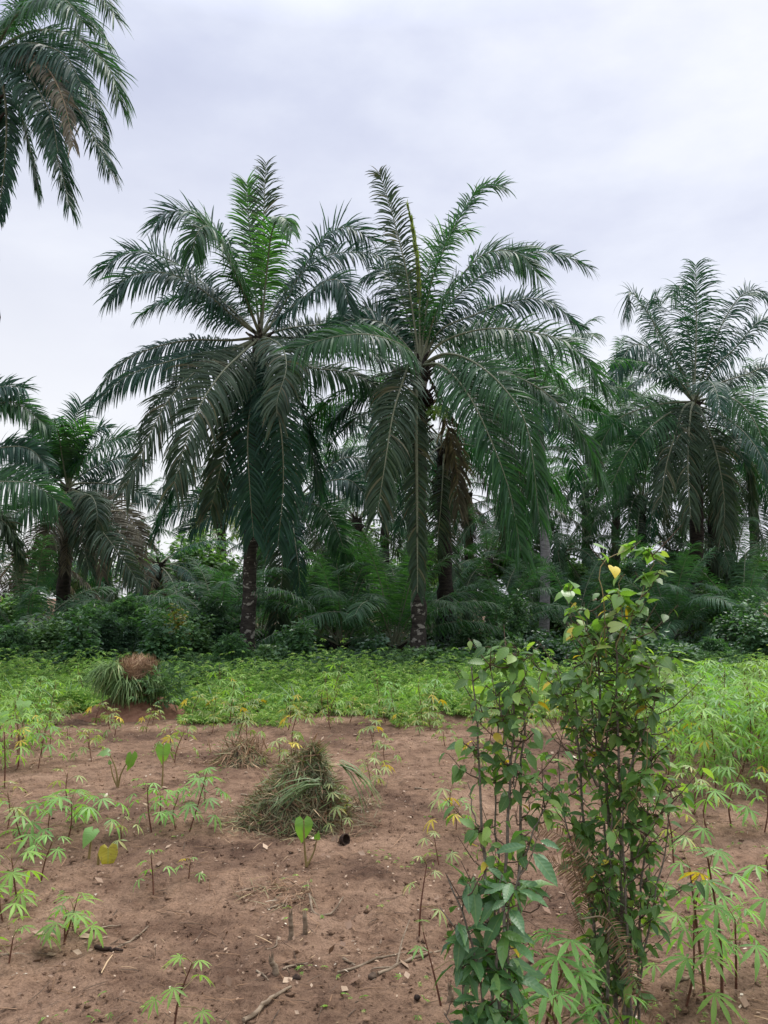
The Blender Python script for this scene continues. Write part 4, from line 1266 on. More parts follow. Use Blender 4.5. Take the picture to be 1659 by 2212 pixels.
CN = [  # px base, py base, py top, leaves, leaf size, material, yellow, label
    (375, 2225, 2060, 7, .085, 'cass_bright', .05, 'small cassava plant at the bottom edge, left of centre, with a dark leaning stem'),
    (332, 1934, 1835, 6, .075, 'cass', .02, 'small cassava plant on bare soil right of the yellow cocoyam leaf'),
    (407, 1910, 1848, 4, .07, 'cass', .02, 'tiny cassava seedling beside the yellow cocoyam leaf, right one of the pair'),
    (133, 2045, 1935, 7, .115, 'cass_bright', .15, 'cassava plant with big bright leaves in the lower left'),
    (43, 1965, 1835, 9, .12, 'cass_bright', .15, 'taller cassava plant near the lower left edge'),
    (8, 1990, 1905, 7, .12, 'cass_bright', .2, 'cassava plant cut by the left edge near the bottom'),
    (140, 2045, 1955, 5, .085, 'cass', .05, 'thin cassava plant behind the big bright leaves in the lower left'),
    (55, 1825, 1735, 8, .15, 'cass', .05, 'cassava plant at the left edge above the lower left pair'),
    (105, 1812, 1735, 8, .15, 'cass', .05, 'cassava plant third from the left edge in the left cluster'),
    (145, 1818, 1712, 9, .16, 'cass', .05, 'broad cassava plant in the middle of the left cluster'),
    (200, 1785, 1725, 7, .14, 'cass', .03, 'cassava plant at the right of the left cluster'),
    (15, 1800, 1700, 6, .14, 'cass_pale', .2, 'pale cassava plant at the left edge'),
    (328, 1800, 1680, 8, .12, 'cass', .12, 'slender cassava plant left in the middle row of thin stems'),
    (345, 1790, 1700, 6, .11, 'cass', .12, 'short slender cassava plant in the middle row of thin stems'),
    (381, 1797, 1705, 7, .12, 'cass', .1, 'cassava plant third in the middle row of thin stems'),
    (407, 1802, 1662, 9, .13, 'cass', .1, 'tallest cassava plant in the middle row of thin stems'),
    (440, 1745, 1668, 7, .12, 'cass', .1, 'rightmost cassava plant in the middle row of thin stems'),
    (145, 1725, 1655, 5, .11, 'cass_pale', .15, 'pale little cassava plant left of the cocoyam with two leaves'),
    (10, 1700, 1560, 9, .14, 'cass_bright', .1, 'bright cassava plant at the left edge by the grass strip'),
    (40, 1660, 1530, 9, .14, 'cass_bright', .1, 'tall bright cassava plant second from the left edge by the grass strip'),
    (88, 1900, 1800, 6, .11, 'cass', .1, 'cassava plant between the upper left cluster and the lower left plants'),
    (18, 2090, 2010, 5, .11, 'cass_bright', .1, 'lowest cassava plant cut by the left edge'),
    (160, 2010, 1945, 4, .09, 'cass', .1, 'small cassava plant just right of the thin one in the lower left'),
    (262, 1830, 1770, 5, .10, 'cass_pale', .15, 'pale small cassava plant right of the left cluster'),
    # on and around the big grass heap
    (668, 1782, 1700, 8, .10, 'cass_pale', .1, 'cassava plant growing in front of the big grass heap'),
    (705, 1788, 1690, 9, .10, 'cass_pale', .1, 'cassava plant leaning on the right of the big grass heap'),
    (740, 1792, 1735, 6, .09, 'cass_pale', .2, 'small cassava plant at the right foot of the big grass heap'),
    (600, 1655, 1590, 8, .12, 'cass_pale', .15, 'pale cassava plant just behind the big grass heap, left one'),
    (630, 1650, 1585, 7, .12, 'cass_pale', .15, 'pale cassava plant just behind the big grass heap, right one'),
    (805, 1715, 1640, 6, .10, 'cass_pale', .1, 'cassava plant on bare soil right of the big grass heap, left one'),
    (822, 1695, 1630, 7, .11, 'cass_pale', .1, 'cassava plant on bare soil right of the big grass heap, right one'),
    (532, 1650, 1600, 5, .10, 'cass_pale', .2, 'pale seedling beside the small dead grass heap'),
    # centre right
    (905, 2010, 1860, 4, .085, 'cass_pale', .3, 'wispy cassava plant left of the broad leaved sapling'),
    (950, 1870, 1800, 5, .09, 'cass_pale', .2, 'small cassava plant on the soil left of the stakes'),
    (970, 1775, 1690, 7, .12, 'cass_pale', .1, 'cassava plant left of the stakes, upper one'),
    (985, 1800, 1730, 7, .11, 'cass', .3, 'cassava plant with a yellow leaf left of the stakes'),
    (955, 2180, 2010, 3, .10, 'cass', 1.0, 'bare stemmed cassava with a drooping yellow leaf left of the sapling'),
    (1160, 2330, 2040, 12, .17, 'cass', .1, 'cassava plant with large fresh leaves between the stakes and the tall shrub'),
    (1200, 2370, 2110, 10, .17, 'cass', .12, 'cassava plant with large fresh leaves at the bottom edge, left of the tall shrub'),
    (1255, 2420, 2170, 7, .17, 'cass', .1, 'cassava plant cut by the bottom edge, below the tall shrub'),
    (1385, 2420, 2180, 5, .15, 'cass', .1, 'cassava leaves poking up at the bottom edge, right of the tall shrub'),
    # lower right
    (1480, 2185, 1985, 8, .15, 'cass_bright', .2, 'cassava plant with drooping leaves right of the tall shrub'),
    (1525, 2170, 1880, 9, .14, 'cass', .1, 'tall thin cassava plant right of the tall shrub, front'),
    (1560, 2190, 1830, 12, .16, 'cass', .12, 'tallest cassava plant in the lower right'),
    (1590, 2140, 1960, 6, .14, 'cass', .1, 'cassava plant right of the tallest one in the lower right'),
    (1660, 2120, 1830, 10, .16, 'cass', .1, 'cassava plant cut by the right edge in the lower right'),
    (1500, 2010, 1870, 6, .13, 'cass', .1, 'cassava plant behind the lower right group'),
    (1530, 1800, 1690, 8, .13, 'cass', .1, 'cassava plant in front of the dense right patch, left one'),
    (1580, 1790, 1640, 9, .14, 'cass', .12, 'cassava plant in front of the dense right patch, middle one'),
    (1650, 1800, 1680, 8, .14, 'cass', .1, 'cassava plant in front of the dense right patch, right one'),
    (1455, 1860, 1700, 8, .12, 'cass_pale', .1, 'pale leaved cassava plant right beside the tall shrub'),
    (1500, 1760, 1660, 7, .13, 'cass_pale', .15, 'pale cassava plant right behind the tall shrub'),
]
for q, (x, yb, yt, n, ls, mt, ym, lab) in enumerate(CN):
    g = gnd(x, yb)
    cassava(g, hpx(x, yb, yt + 15), n, ls, 500 + q, lab, 'young cassava plants in the field', mt, ym=ym, lean=.25 if q == 0 else 0)

# rows of further plants copied from a few kinds
protos = {}
for key, mt, h, n, ls, ym in (('pale', 'cass_pale', .26, 8, .11, .04), ('pale2', 'cass_pale', .19, 6, .10, .05), ('green', 'cass', .45, 12, .15, .06), ('green2', 'cass_bright', .5, 13, .15, .05), ('tall', 'cass', .75, 34, .18, .05), ('tall2', 'cass_bright', .8, 34, .18, .05)):
    protos[key] = [(mt, h, n, ls, ym), None, 0]


def place_c(key, loc, rs, label, group, sc_=1.0):
    mt, h, n, ls, ym = protos[key][0]
    vs = protos[key][1]
    if vs is None:
        vs = protos[key][1] = []
    if len(vs) < 3:
        r = cassava(loc, h, n, ls, 700 + len(vs) + 10 * hash(len(key)) % 50, label, group, mt, T=T_STAR if h < .3 else T_CASS5, ym=ym, parts=False)
        vs.append(r)
        r.scale = (sc_,) * 3
        return r
    return copy_thing(vs[rs.randint(3)], loc, rs.rand() * 6.28, sc_, label, group)


rs = np.random.RandomState(77)
cnt = 0
ORD = ['first', 'second', 'third', 'fourth', 'fifth', 'sixth', 'seventh', 'eighth', 'ninth', 'tenth', 'eleventh', 'twelfth', 'thirteenth', 'fourteenth',
       'fifteenth', 'sixteenth', 'seventeenth', 'eighteenth', 'nineteenth', 'twentieth', 'twenty-first', 'twenty-second', 'twenty-third', 'twenty-fourth', 'twenty-fifth', 'twenty-sixth']
# sparse seedlings in rows on the bare soil behind the heap
for ri, (ry, nr_) in enumerate(((1554, 19), (1564, 16), (1577, 14), (1593, 11), (1614, 9), (1642, 7))):
    xs = np.linspace(130 if ri < 4 else 190, 1440, nr_) + (rs.rand(nr_) - .5) * 55
    k_ = 0
    for x in xs:
        if abs(x - 665) < 130 and ry > 1600: continue
        if 180 < x < 400 and ry < 1560: continue
        g = gnd(x, ry + rs.randn() * .12 * (ry - 1535))
        place_c('pale' if rs.rand() < .6 else 'pale2', g, rs, 'pale cassava seedling, %s from left in the %s row from the weeds' % (ORD[k_], ORD[ri]),
                'pale cassava seedlings in rows on the bare soil', .75 + .5 * rs.rand())
        k_ += 1
# edge rows: cassava along the green strip
for ri, rd_ in enumerate((9.95, 10.6, 11.3)):
    k_ = 0
    for x in np.linspace(-20, 1680, 17) + (rs.rand(17) - .5) * 60:
        d = rd_ + rs.randn() * .12
        p = at(x, 1290, d)
        if -4.4 < p[0] < -2.5: continue
        place_c('green' if rs.rand() < .5 else 'green2', (p[0], d, gh(p[0], d)), rs, 'bright cassava in the green strip, %s from left in its %s row' % (ORD[k_], ('nearest', 'middle', 'farthest')[ri]),
                'cassava plants along the green strip', .7 + .5 * rs.rand())
        k_ += 1
# dense patch at the right
for ri in range(8):
    k_ = 0
    for x in np.linspace(1420, 1700, 6) + (rs.rand(6) - .5) * 40:
        d = 6.6 + .55 * ri + rs.randn() * .1
        p = at(x, 1290, d)
        place_c('tall' if rs.rand() < .55 else 'tall2', (p[0], d, gh(p[0], d)), rs, 'leafy cassava of the dense right patch, %s from left, %s row back' % (ORD[k_], ORD[ri]), 'cassava plants of the dense right patch', .62 + .35 * rs.rand())
        k_ += 1
# left edge patch
for ri in range(5):
    for k_, x in enumerate(np.array([-10, 50, 110]) + (rs.rand(3) - .5) * 40):
        d = 7.3 + .6 * ri + rs.randn() * .1
        p = at(x, 1290, d)
        place_c('green2' if rs.rand() < .5 else 'green', (p[0], d, gh(p[0], d)), rs, 'bright cassava in the left edge patch, %s from left, %s row back' % (ORD[k_], ORD[ri]), 'cassava plants of the left edge patch', .7 + .4 * rs.rand())

# ------------------------------------------------------------------ cocoyams (big single leaves on fleshy stalks)
def cocoyam(label, base_px, lvs):
    """lvs: list of (path px [(x,y,dY)], dir3, normal3, size, mat)"""
    g = gnd(*base_px)
    root = thing('cocoyam_plant', g, label, 'cocoyam', 'cocoyam plants on the bare soil')
    for pts, dr, nr, size, mt in lvs:
        P = smooth_path([g] + [at(x, y, g[1] + d) for x, y, d in pts], 9)
        sm = MB()
        tube(sm, P - g, [.009, .006, .004], 6)
        sm.build('stalk', [M['cass_petiole']], root)
        lf_ = MB()
        leaves(lf_, T_HEART, [P[-1] - g], [dr], [np.array(nr) + np.array((.35, 0, .15))], size * .9, .5, wav=.3)
        lf_.build('leaf', [M[mt]], root)


cocoyam('upright lime green cocoyam leaf in front of the big grass heap', (662, 1868), [
    ([(658, 1830, 0), (656, 1772, 0)], (.05, -.25, -1), (0, -1, .25), .145, 'cocoyam'),
    ([(678, 1840, 0), (684, 1812, 0)], (.3, -.3, .8), (0, -1, .3), .05, 'cocoyam')])
cocoyam('cocoyam with one hanging yellow leaf on the bare soil', (212, 1866), [
    ([(213, 1845, 0), (220, 1831, 0), (234, 1832, 0)], (.22, -.5, -1), (.1, -1, .3), .145, 'coco_yellow')])
cocoyam('cocoyam with two leaves on dark spreading stalks at the left', (255, 1700), [
    ([(262, 1670, 0), (285, 1630, 0)], (.1, -.2, -1), (.75, -.7, .2), .15, 'cocoyam'),
    ([(250, 1660, 0), (235, 1625, 0)], (-1, -.3, .1), (0, -.6, .8), .11, 'vine'),
    ([(245, 1680, 0), (238, 1650, 0)], (-.3, 0, 1), (0, -1, 0), .04, 'vine')])
cocoyam('cocoyam with a ragged upright leaf left of the small dead grass heap', (350, 1700), [
    ([(352, 1660, 0), (353, 1612, 0)], (.1, -.3, -1), (.1, -1, .3), .16, 'cocoyam')])
cocoyam('cocoyam with a small pale leaf in the left cluster', (192, 1852), [
    ([(196, 1820, 0), (201, 1792, 0)], (-.3, -.7, -.5), (-.2, -.6, .9), .12, 'cass')])
cocoyam('cocoyam with a bright leaf at the left edge by the weeds', (48, 1610), [
    ([(50, 1560, 0), (52, 1515, 0)], (.3, -.8, -.4), (0, -.6, .9), .2, 'cocoyam')])
cocoyam('cocoyam with a bright leaf cut by the left edge', (-2, 1640), [
    ([(0, 1590, 0), (2, 1540, 0)], (.1, -.8, -.5), (0, -.6, .9), .22, 'cocoyam')])


# ------------------------------------------------------------------ heaps
def mound_mesh(c, rx, ry, h, seed, pk=(0, 0), pw=1.0, rough=.08):
    mb = MB()
    nr, na_ = 22, 48
    V = [np.array((c[0] + pk[0], c[1] + pk[1], c[2] + h))]
    for i in range(1, nr + 1):
        t = i / nr
        for j in range(na_):
            a = j / na_ * 2 * math.pi
            k = 1 + .18 * mnoise.noise((math.cos(a) * 1.5 + seed, math.sin(a) * 1.5, seed))
            x = c[0] + pk[0] * (1 - t) + math.cos(a) * rx * t * k
            y = c[1] + pk[1] * (1 - t) + math.sin(a) * ry * t * k
            z = c[2] + h * (1 - t ** pw) ** 1.0 * (1 if t < 1 else 0)
            z += rough * h * mnoise.noise((x * 6, y * 6, seed)) * (1 - t) * 2 + rough * .4 * mnoise.noise((x * 20, y * 20, seed)) * (1 - t ** 3)
            if i == nr: z = c[2] - .04
            V.append(np.array((x, y, z)))
    V = np.array(V)
    F = []
    for i in range(nr - 1):
        for j in range(na_):
            a0 = 1 + i * na_ + j; a1 = 1 + i * na_ + (j + 1) % na_
            F.append((a0, a1 + 0, a1 + na_, a0 + na_))
    Tt = [(0, 1 + (j + 1) % na_, 1 + j) for j in range(na_)]
    mb.add(V, np.array(F)[:, ::-1], 0)
    mb.F.append(np.array(Tt)[:, ::-1].astype(np.int32)); mb.M.append(np.zeros(len(Tt), np.int32))
    return mb, V


def blades_on(mb, V, c, n, ln, rs, mats, weights, follow=1.0, out=.02, T=T_BLADE, chaos=.5, wid=1.0, zmin=-1, sel=None):
    idx = rs.randint(1, len(V), n)
    P = V[idx] + rs.randn(n, 3) * .012
    if sel is not None:
        P = P[sel(P)]
    n = len(P)
    d = P - np.array(c)
    d[:, 2] = 0
    rad = np.linalg.norm(d, axis=1, keepdims=True) + 1e-6
    od = d / rad
    D = od * (.55 + .3 * rs.rand(n, 1)) + np.array((0, 0, -1)) * follow * (.6 + .5 * rs.rand(n, 1)) + rs.randn(n, 3) * chaos
    Nn = od * .8 + Z * .8 + rs.randn(n, 3) * .4
    P = P + od * out * rs.rand(n, 1) + Z * out * rs.rand(n, 1)
    S = ln * (.5 + rs.rand(n))
    # keep the tips above the ground
    Dn = unit(D)
    lowz = P[:, 2] + Dn[:, 2] * S
    D = np.where((lowz < c[2] + .01)[:, None], np.stack([Dn[:, 0] * 1.2, Dn[:, 1] * 1.2, -np.maximum(P[:, 2] - c[2], .0) / S * .8], -1), Dn)
    m_ = rs.choice(mats, n, p=weights)
    leaves(mb, T, P, D, Nn, S, .18 * rs.rand(n), m_, wid=wid)


# big grass heap
rs = np.random.RandomState(21)
c = gnd(638, 1772)
pk = at(668, 1600, c[1]) - c
root = thing('grass_heap', c, 'big conical heap of cut grass, green and brown, on the bare soil', 'grass heap', 'heaps of pulled grass')
mb, V = mound_mesh(c, .39, .36, pk[2] * .97, 3, (pk[0], 0), pw=.95, rough=.22)
for v in mb.V: v -= c.astype(np.float32)
mb.build('matted_core', [M['core']], root)
lob = at(572, 1775, c[1] - .03); lob[2] = c[2]
m2, V2_ = mound_mesh(lob, .23, .2, .24, 13, (.10, 0), pw=1.0, rough=.3)
for v in m2.V: v -= c.astype(np.float32)
m2.build('matted_core', [M['core']], root)
mb = MB()
blades_on(mb, V2_, lob, 1900, .085, rs, [0, 1, 2], [.10, .50, .40], .5, .035, wid=1.5, chaos=1.1)
blades_on(mb, V, c, 6500, .075, rs, [0, 1, 2], [.20, .50, .30], .5, .035, wid=1.6, chaos=1.1)
blades_on(mb, V, c, 1300, .13, rs, [0, 1, 2], [.6, .35, .05], .8, .04, sel=lambda P: (P[:, 2] > c[2] + .18), wid=.9, chaos=.7)
# a tuft of long blades arching to the lower left on the front
a0 = at(690, 1690, c[1] - .28)
n = 15
P = a0[None] + rs.randn(n, 3) * .012
D = np.stack([-.9 - .4 * rs.rand(n), -.35 - .3 * rs.rand(n), .10 + .45 * rs.rand(n) - .35 * np.linspace(0, 1, n)], -1)
leaves(mb, T_BLADE, P, D, np.tile([0, -.2, 1], (n, 1)), .26 + .10 * rs.rand(n), .62, 0, wid=1.0)
a0 = at(735, 1650, c[1] - .15)
n = 9
D = np.stack([.5 + .3 * rs.rand(n), -.3 * rs.rand(n), -.1 - .3 * rs.rand(n)], -1)
leaves(mb, T_BLADE, a0[None] + rs.randn(n, 3) * .015, D, np.tile([0, -.2, 1], (n, 1)), .36, .6, 0, wid=1.0)
for v in mb.V: v -= c.astype(np.float32)
mb.build('grass_blades', [M['grass_green'], M['grass_olive'], M['straw']], root)

# loose low litter of wilted grass around it
def litter_patch(label, px, py, rx, ry, n, ln, mats, weights, seed, name='grass_litter'):
    rs = np.random.RandomState(seed)
    c = gnd(px, py)
    mb = MB()
    rr = np.sqrt(rs.rand(n)); aa = rs.rand(n) * 6.28
    P = np.stack([c[0] + rx * rr * np.cos(aa), c[1] + ry * rr * np.sin(aa), np.zeros(n)], -1)
    P[:, 2] = [gh(x, y) + .008 + .03 * rs.rand() for x, y in P[:, :2]]
    D = np.stack([rs.randn(n), rs.randn(n), rs.randn(n) * .25], -1)
    leaves(mb, T_BLADE, P, D, np.tile([0, 0, 1], (n, 1)) + rs.randn(n, 3) * .3, ln * (.4 + rs.rand(n)), .1, rs.choice([0, 1, 2], n, p=weights))
    o = mb.build(name, [M[m_] for m_ in mats])
    tag(o, label, 'grass litter', kind='stuff')


litter_patch('wilted grass litter spread round the foot of the big heap', 640, 1775, .62, .5, 900, .10, ['grass_olive', 'straw', 'core'], [.5, .35, .15], 5)
litter_patch('brown straw litter right of the big heap', 775, 1740, .18, .22, 420, .09, ['straw', 'grass_olive', 'core'], [.6, .25, .15], 6)
litter_patch('dry frond litter on the soil in the foreground', 590, 1935, .22, .16, 260, .09, ['straw', 'grass_olive', 'dry_leaf'], [.75, .15, .1], 7)

# small dead heap
rs = np.random.RandomState(22)
c = gnd(522, 1650)
root = thing('grass_heap', c, 'small flat heap of dead brown grass and stubble behind the big heap', 'grass heap', 'heaps of pulled grass')
mb, V = mound_mesh(c, .24, .2, .17, 5, (0, 0), rough=.2)
for v in mb.V: v -= c.astype(np.float32)
mb.build('matted_core', [M['core']], root)
mb = MB()
blades_on(mb, V, c, 1100, .12, rs, [0, 1, 2], [.05, .4, .55], .8, .03, chaos=.7)
n = 30
P = c[None] + np.stack([rs.randn(n) * .12, rs.randn(n) * .08, np.full(n, .1)], -1)
leaves(mb, T_BLADE, P, np.stack([rs.randn(n) * .4, rs.randn(n) * .4, np.ones(n)], -1), np.tile([0, -1, .1], (n, 1)), .16, .1, 2, wid=1.6)
for v in mb.V: v -= c.astype(np.float32)
mb.build('grass_blades', [M['grass_green'], M['grass_olive'], M['straw']], root)

# left earth mound with the grass and straw heap on it
rs = np.random.RandomState(23)
c = gnd(290, 1548)
mb, V = mound_mesh(c, .78, .55, .42, 7, (0, 0.1), pw=1.1, rough=.1)
for v in mb.V: v -= c.astype(np.float32)
o = mb.build('earth_mound', [M['earth_red']], None)
o.location = c
tag(o, 'reddish mound of dug earth at the left edge of the weeds', 'earth mound')
c2 = at(285, 1492, c[1] - .05)
root = thing('grass_heap', c2, 'shaggy heap with red brown straw top and long green blades on the earth mound', 'grass heap', 'heaps of pulled grass')
mb, V = mound_mesh(c2, .36, .26, at(0, 1436, c[1])[2] - c2[2], 8, (.06, 0), pw=1.8, rough=.3)
for v in mb.V: v -= c2.astype(np.float32)
mb.build('matted_core', [M['core']], root)
mb = MB()
# matted straw cap
sc_ = at(298, 1447, c[1] - .08)
n = 2600
U_ = unit(rs.randn(n, 3)); U_[:, 2] = np.abs(U_[:, 2]) * .9 - .15
P = sc_ + U_ * np.array((.27, .2, .19)) * (.75 + .3 * rs.rand(n, 1))
D = np.cross(U_, rs.randn(n, 3)) + np.array((0, 0, -.25)) + U_ * .12
leaves(mb, T_BLADE, P, D, U_, .16 * (.4 + rs.rand(n)), .35 * rs.rand(n), 1, wid=1.2)
# long blades hanging from uneven clumps along the ridge
for (px_, py_, k_, ln_, sd_) in ((232, 1440, 160, .30, -.3), (244, 1450, 200, .32, -.15), (260, 1458, 200, .32, 0), (276, 1468, 180, .30, .0), (298, 1474, 170, .28, .1), (320, 1472, 150, .24, .25), (334, 1466, 120, .20, .35), (248, 1436, 80, .24, -.1)):
    p0 = at(px_, py_, c[1] - .12 + rs.randn() * .06)
    P = p0 + rs.randn(k_, 3) * np.array((.05, .06, .03))
    D = np.stack([sd_ + rs.randn(k_) * .45, -.45 - .4 * rs.rand(k_), .35 - .9 * rs.rand(k_)], -1)
    leaves(mb, T_BLADE, P, D, np.stack([D[:, 0], D[:, 1], np.ones(k_)], -1), ln_ * (.55 + .6 * rs.rand(k_)), .55 + .4 * rs.rand(k_), 0, wid=1.2)
for v in mb.V: v -= c2.astype(np.float32)
mb.build('grass_blades', [M['grass_blue'], M['straw']], root)
# leafy weed in front of it
n = 260
p0 = at(345, 1500, c[1] - .2)
wb = MB()
P = rs.randn(n, 3) * np.array((.16, .10, .12)) + np.array((0, 0, .1))
leaves(wb, T_STAR, P, P + rs.randn(n, 3) * .1, np.tile([0, -.2, 1], (n, 1)) + rs.randn(n, 3) * .3, .09, .25)
o = wb.build('leafy_weed', [M['weed_mid']], smooth=False)
o.location = p0
tag(o, 'leafy green weed growing at the right side of the earth mound', 'weed')

# ------------------------------------------------------------------ foreground shrubs
def shrub(name, label, cat, stems, leafmat, T, size, seed, d0, yprob=.02, ymat='cass_yellow', spread=.07, stake_r=.008, group=None, wav=.0, stmat='twig', droop=.35, dens=1.0):
    """stems: (pts px [(x,y,dY)], radius, leaf_from 0..1, n leaves, spread)"""
    rs = np.random.RandomState(seed)
    b = gnd(*stems[0][0][0][:2]) if stems[0][0][0][1] < 2212 else None
    base = np.array(at(stems[0][0][0][0], 1290, d0)); base[2] = gh(base[0], base[1])
    root = thing(name, base, label, cat, group)
    fol = MB()
    for pts, r, lf0, nlv, spr in stems:
        nlv = int(nlv * dens); spr = spr * 1.25; r = r * .72
        P3 = [at(x, y, d0 + d) for x, y, d in pts]
        P3[0][2] = min(P3[0][2], base[2] - .02) if pts[0][1] >= 2100 else P3[0][2]
        path = smooth_path(P3, 16)
        path[1:-1] += rs.randn(14, 3) * .003
        sm = MB()
        tube(sm, path - base, [r, r * .8, r * .4], 7)
        sm.build('stem', [M[stmat]], root)
        if nlv:
            ntw = max(2, nlv // 5)
            st0 = lf0 + (1 - lf0) * np.sort(rs.rand(ntw))
            tp = np.stack([np.interp(st0, np.linspace(0, 1, 16), path[:, a]) for a in range(3)], -1)
            ta = rs.rand(ntw) * 6.28
            tl = spr * (.4 + 2.2 * rs.rand(ntw) ** 2)
            te = tp + np.stack([np.cos(ta) * .8, np.sin(ta) * .8, .35 + .5 * rs.rand(ntw)], -1) * tl[:, None]
            tm_ = (tp + te) / 2 + rs.randn(ntw, 3) * .008 - np.array((0, 0, .15)) * tl[:, None]
            for q in range(ntw):
                tube(fol, smooth_path([tp[q] - base, tm_[q] - base, te[q] - base], 5), [.0028, .0012], 4, 1, cap=False)
            w_ = rs.randint(ntw, size=nlv)
            tt = rs.rand(nlv)[:, None] ** .7
            P = (tp[w_] * (1 - tt) ** 2 + 2 * tm_[w_] * tt * (1 - tt) + te[w_] * tt ** 2)
            own = rs.rand(nlv) < .25
            P[own] = tp[rs.randint(ntw, size=int(own.sum()))]
            a = rs.rand(nlv) * 6.28
            el = .35 + rs.randn(nlv) * .45
            pd = np.stack([np.cos(a) * np.cos(el), np.sin(a) * np.cos(el), np.sin(el)], -1)
            pl = .012 + .3 * spr * rs.rand(nlv)
            E = P + pd * pl[:, None]
            for q in range(nlv):
                tube(fol, [P[q] - base, (P[q] + E[q]) / 2 - base + np.array((0, 0, .004)), E[q] - base], .0013 + .0006 * (pl[q] > .06), 3, 1, cap=False)
            D = np.stack([np.cos(a), np.sin(a), -.30 + rs.randn(nlv) * .45], -1)
            Nn = np.stack([np.cos(a) * .4 + rs.randn(nlv) * .45, np.sin(a) * .4 + rs.randn(nlv) * .45 - .15, np.ones(nlv)], -1)
            S = size * (.55 + .6 * rs.rand(nlv))
            m_ = np.where(rs.rand(nlv) < yprob, 2, 0)
            leaves(fol, T, E - base, D, Nn, S, droop * (.4 + rs.rand(nlv)), m_, wav=wav)
    fol.build('foliage', [M[leafmat], M['twig_brown'], M[ymat]], root)
    return root


# shrub 2 : the tall dense one
S2 = [
    ([(1330, 2175, 0), (1325, 1900, 0), (1300, 1600, 0), (1290, 1330, 0)], .012, .05, 95, .10),
    ([(1355, 2180, .05), (1365, 1900, .05), (1370, 1620, .05), (1390, 1420, .05)], .011, .05, 90, .10),
    ([(1295, 2165, .05), (1280, 1950, .05), (1255, 1700, .05), (1240, 1440, 0)], .010, .08, 80, .09),
    ([(1345, 2170, -.05), (1340, 1850, -.05), (1335, 1600, -.05), (1330, 1380, -.05)], .010, .05, 90, .10),
    ([(1310, 2160, .1), (1305, 1800, .12), (1280, 1550, .12), (1270, 1400, .12)], .009, .1, 80, .10),
    ([(1375, 2170, 0), (1385, 1950, 0), (1400, 1750, -.02), (1405, 1560, -.02)], .007, .1, 70, .08),
    ([(1320, 1760, 0), (1370, 1640, -.1), (1410, 1530, -.12), (1425, 1440, -.12)], .005, .3, 30, .07),
    ([(1290, 1700, 0), (1245, 1600, -.05), (1215, 1500, -.05), (1205, 1440, -.05)], .005, .3, 28, .07),
    ([(1300, 1640, 0), (1330, 1500, .05), (1350, 1420, .05), (1365, 1380, .05)], .005, .2, 30, .07),
    ([(1360, 2120, 0), (1410, 1960, -.05), (1440, 1830, -.05), (1450, 1700, -.05)], .006, .3, 26, .07),
    ([(1350, 1900, 0), (1400, 1800, -.1), (1440, 1740, -.1)], .004, .3, 18, .07),
    ([(1285, 2000, 0), (1240, 1850, 0), (1215, 1730, 0), (1205, 1620, 0)], .006, .25, 30, .07),
    ([(1290, 1450, 0), (1275, 1370, 0), (1262, 1300, 0)], .004, .1, 18, .06),
    ([(1335, 1450, 0), (1330, 1370, 0), (1320, 1300, 0)], .004, .1, 18, .06),
    ([(1310, 2178, -.06), (1316, 1950, -.08), (1322, 1750, -.08)], .009, .1, 30, .08),
    ([(1365, 2178, -.06), (1352, 1950, -.08), (1345, 1700, -.08)], .009, .1, 30, .08),
]
shrub('leafy_shrub', 'tall dense green shrub of many thin upright stems in the right foreground', 'shrub', S2, 'shrub', T_OVATE, .057, 51, 3.02, yprob=.012, dens=2.1, group='shrubs in the foreground')

# shrub 1 : thin stakes with leaves left of it
S1 = [
    ([(1068, 2300, 0), (1055, 2000, 0), (1042, 1800, 0), (1030, 1560, 0), (1018, 1440, 0)], .009, .55, 22, .05),
    ([(1100, 2300, 0), (1090, 2000, 0), (1098, 1750, 0), (1108, 1560, 0), (1112, 1410, 0)], .010, .25, 60, .08),
    ([(1115, 2300, .05), (1120, 1950, .05), (1125, 1700, .05), (1135, 1480, .05)], .010, .25, 60, .08),
    ([(1085, 2300, .08), (1075, 1950, .08), (1070, 1700, .08), (1078, 1480, .08)], .007, .35, 42, .07),
    ([(1110, 1700, 0), (1085, 1560, 0), (1065, 1470, 0), (1055, 1430, 0)], .004, .3, 22, .06),
    ([(1112, 1650, 0), (1140, 1530, 0), (1165, 1460, 0), (1190, 1430, 0)], .004, .3, 20, .06),
    ([(1120, 1900, 0), (1150, 1800, 0), (1180, 1740, 0), (1195, 1700, 0)], .005, .3, 18, .07),
    ([(1045, 1850, 0), (1025, 1760, 0), (1010, 1690, 0)], .004, .2, 12, .06),
    ([(1105, 1560, 0), (1108, 1480, 0), (1115, 1400, 0)], .003, .2, 14, .05),
]
shrub('leafy_shrub', 'slim shrub of grey stakes and scattered leaves left of the tall dense shrub', 'shrub', S1, 'shrub', T_OVATE, .060, 52, 2.75, yprob=.02, dens=1.6, group='shrubs in the foreground')

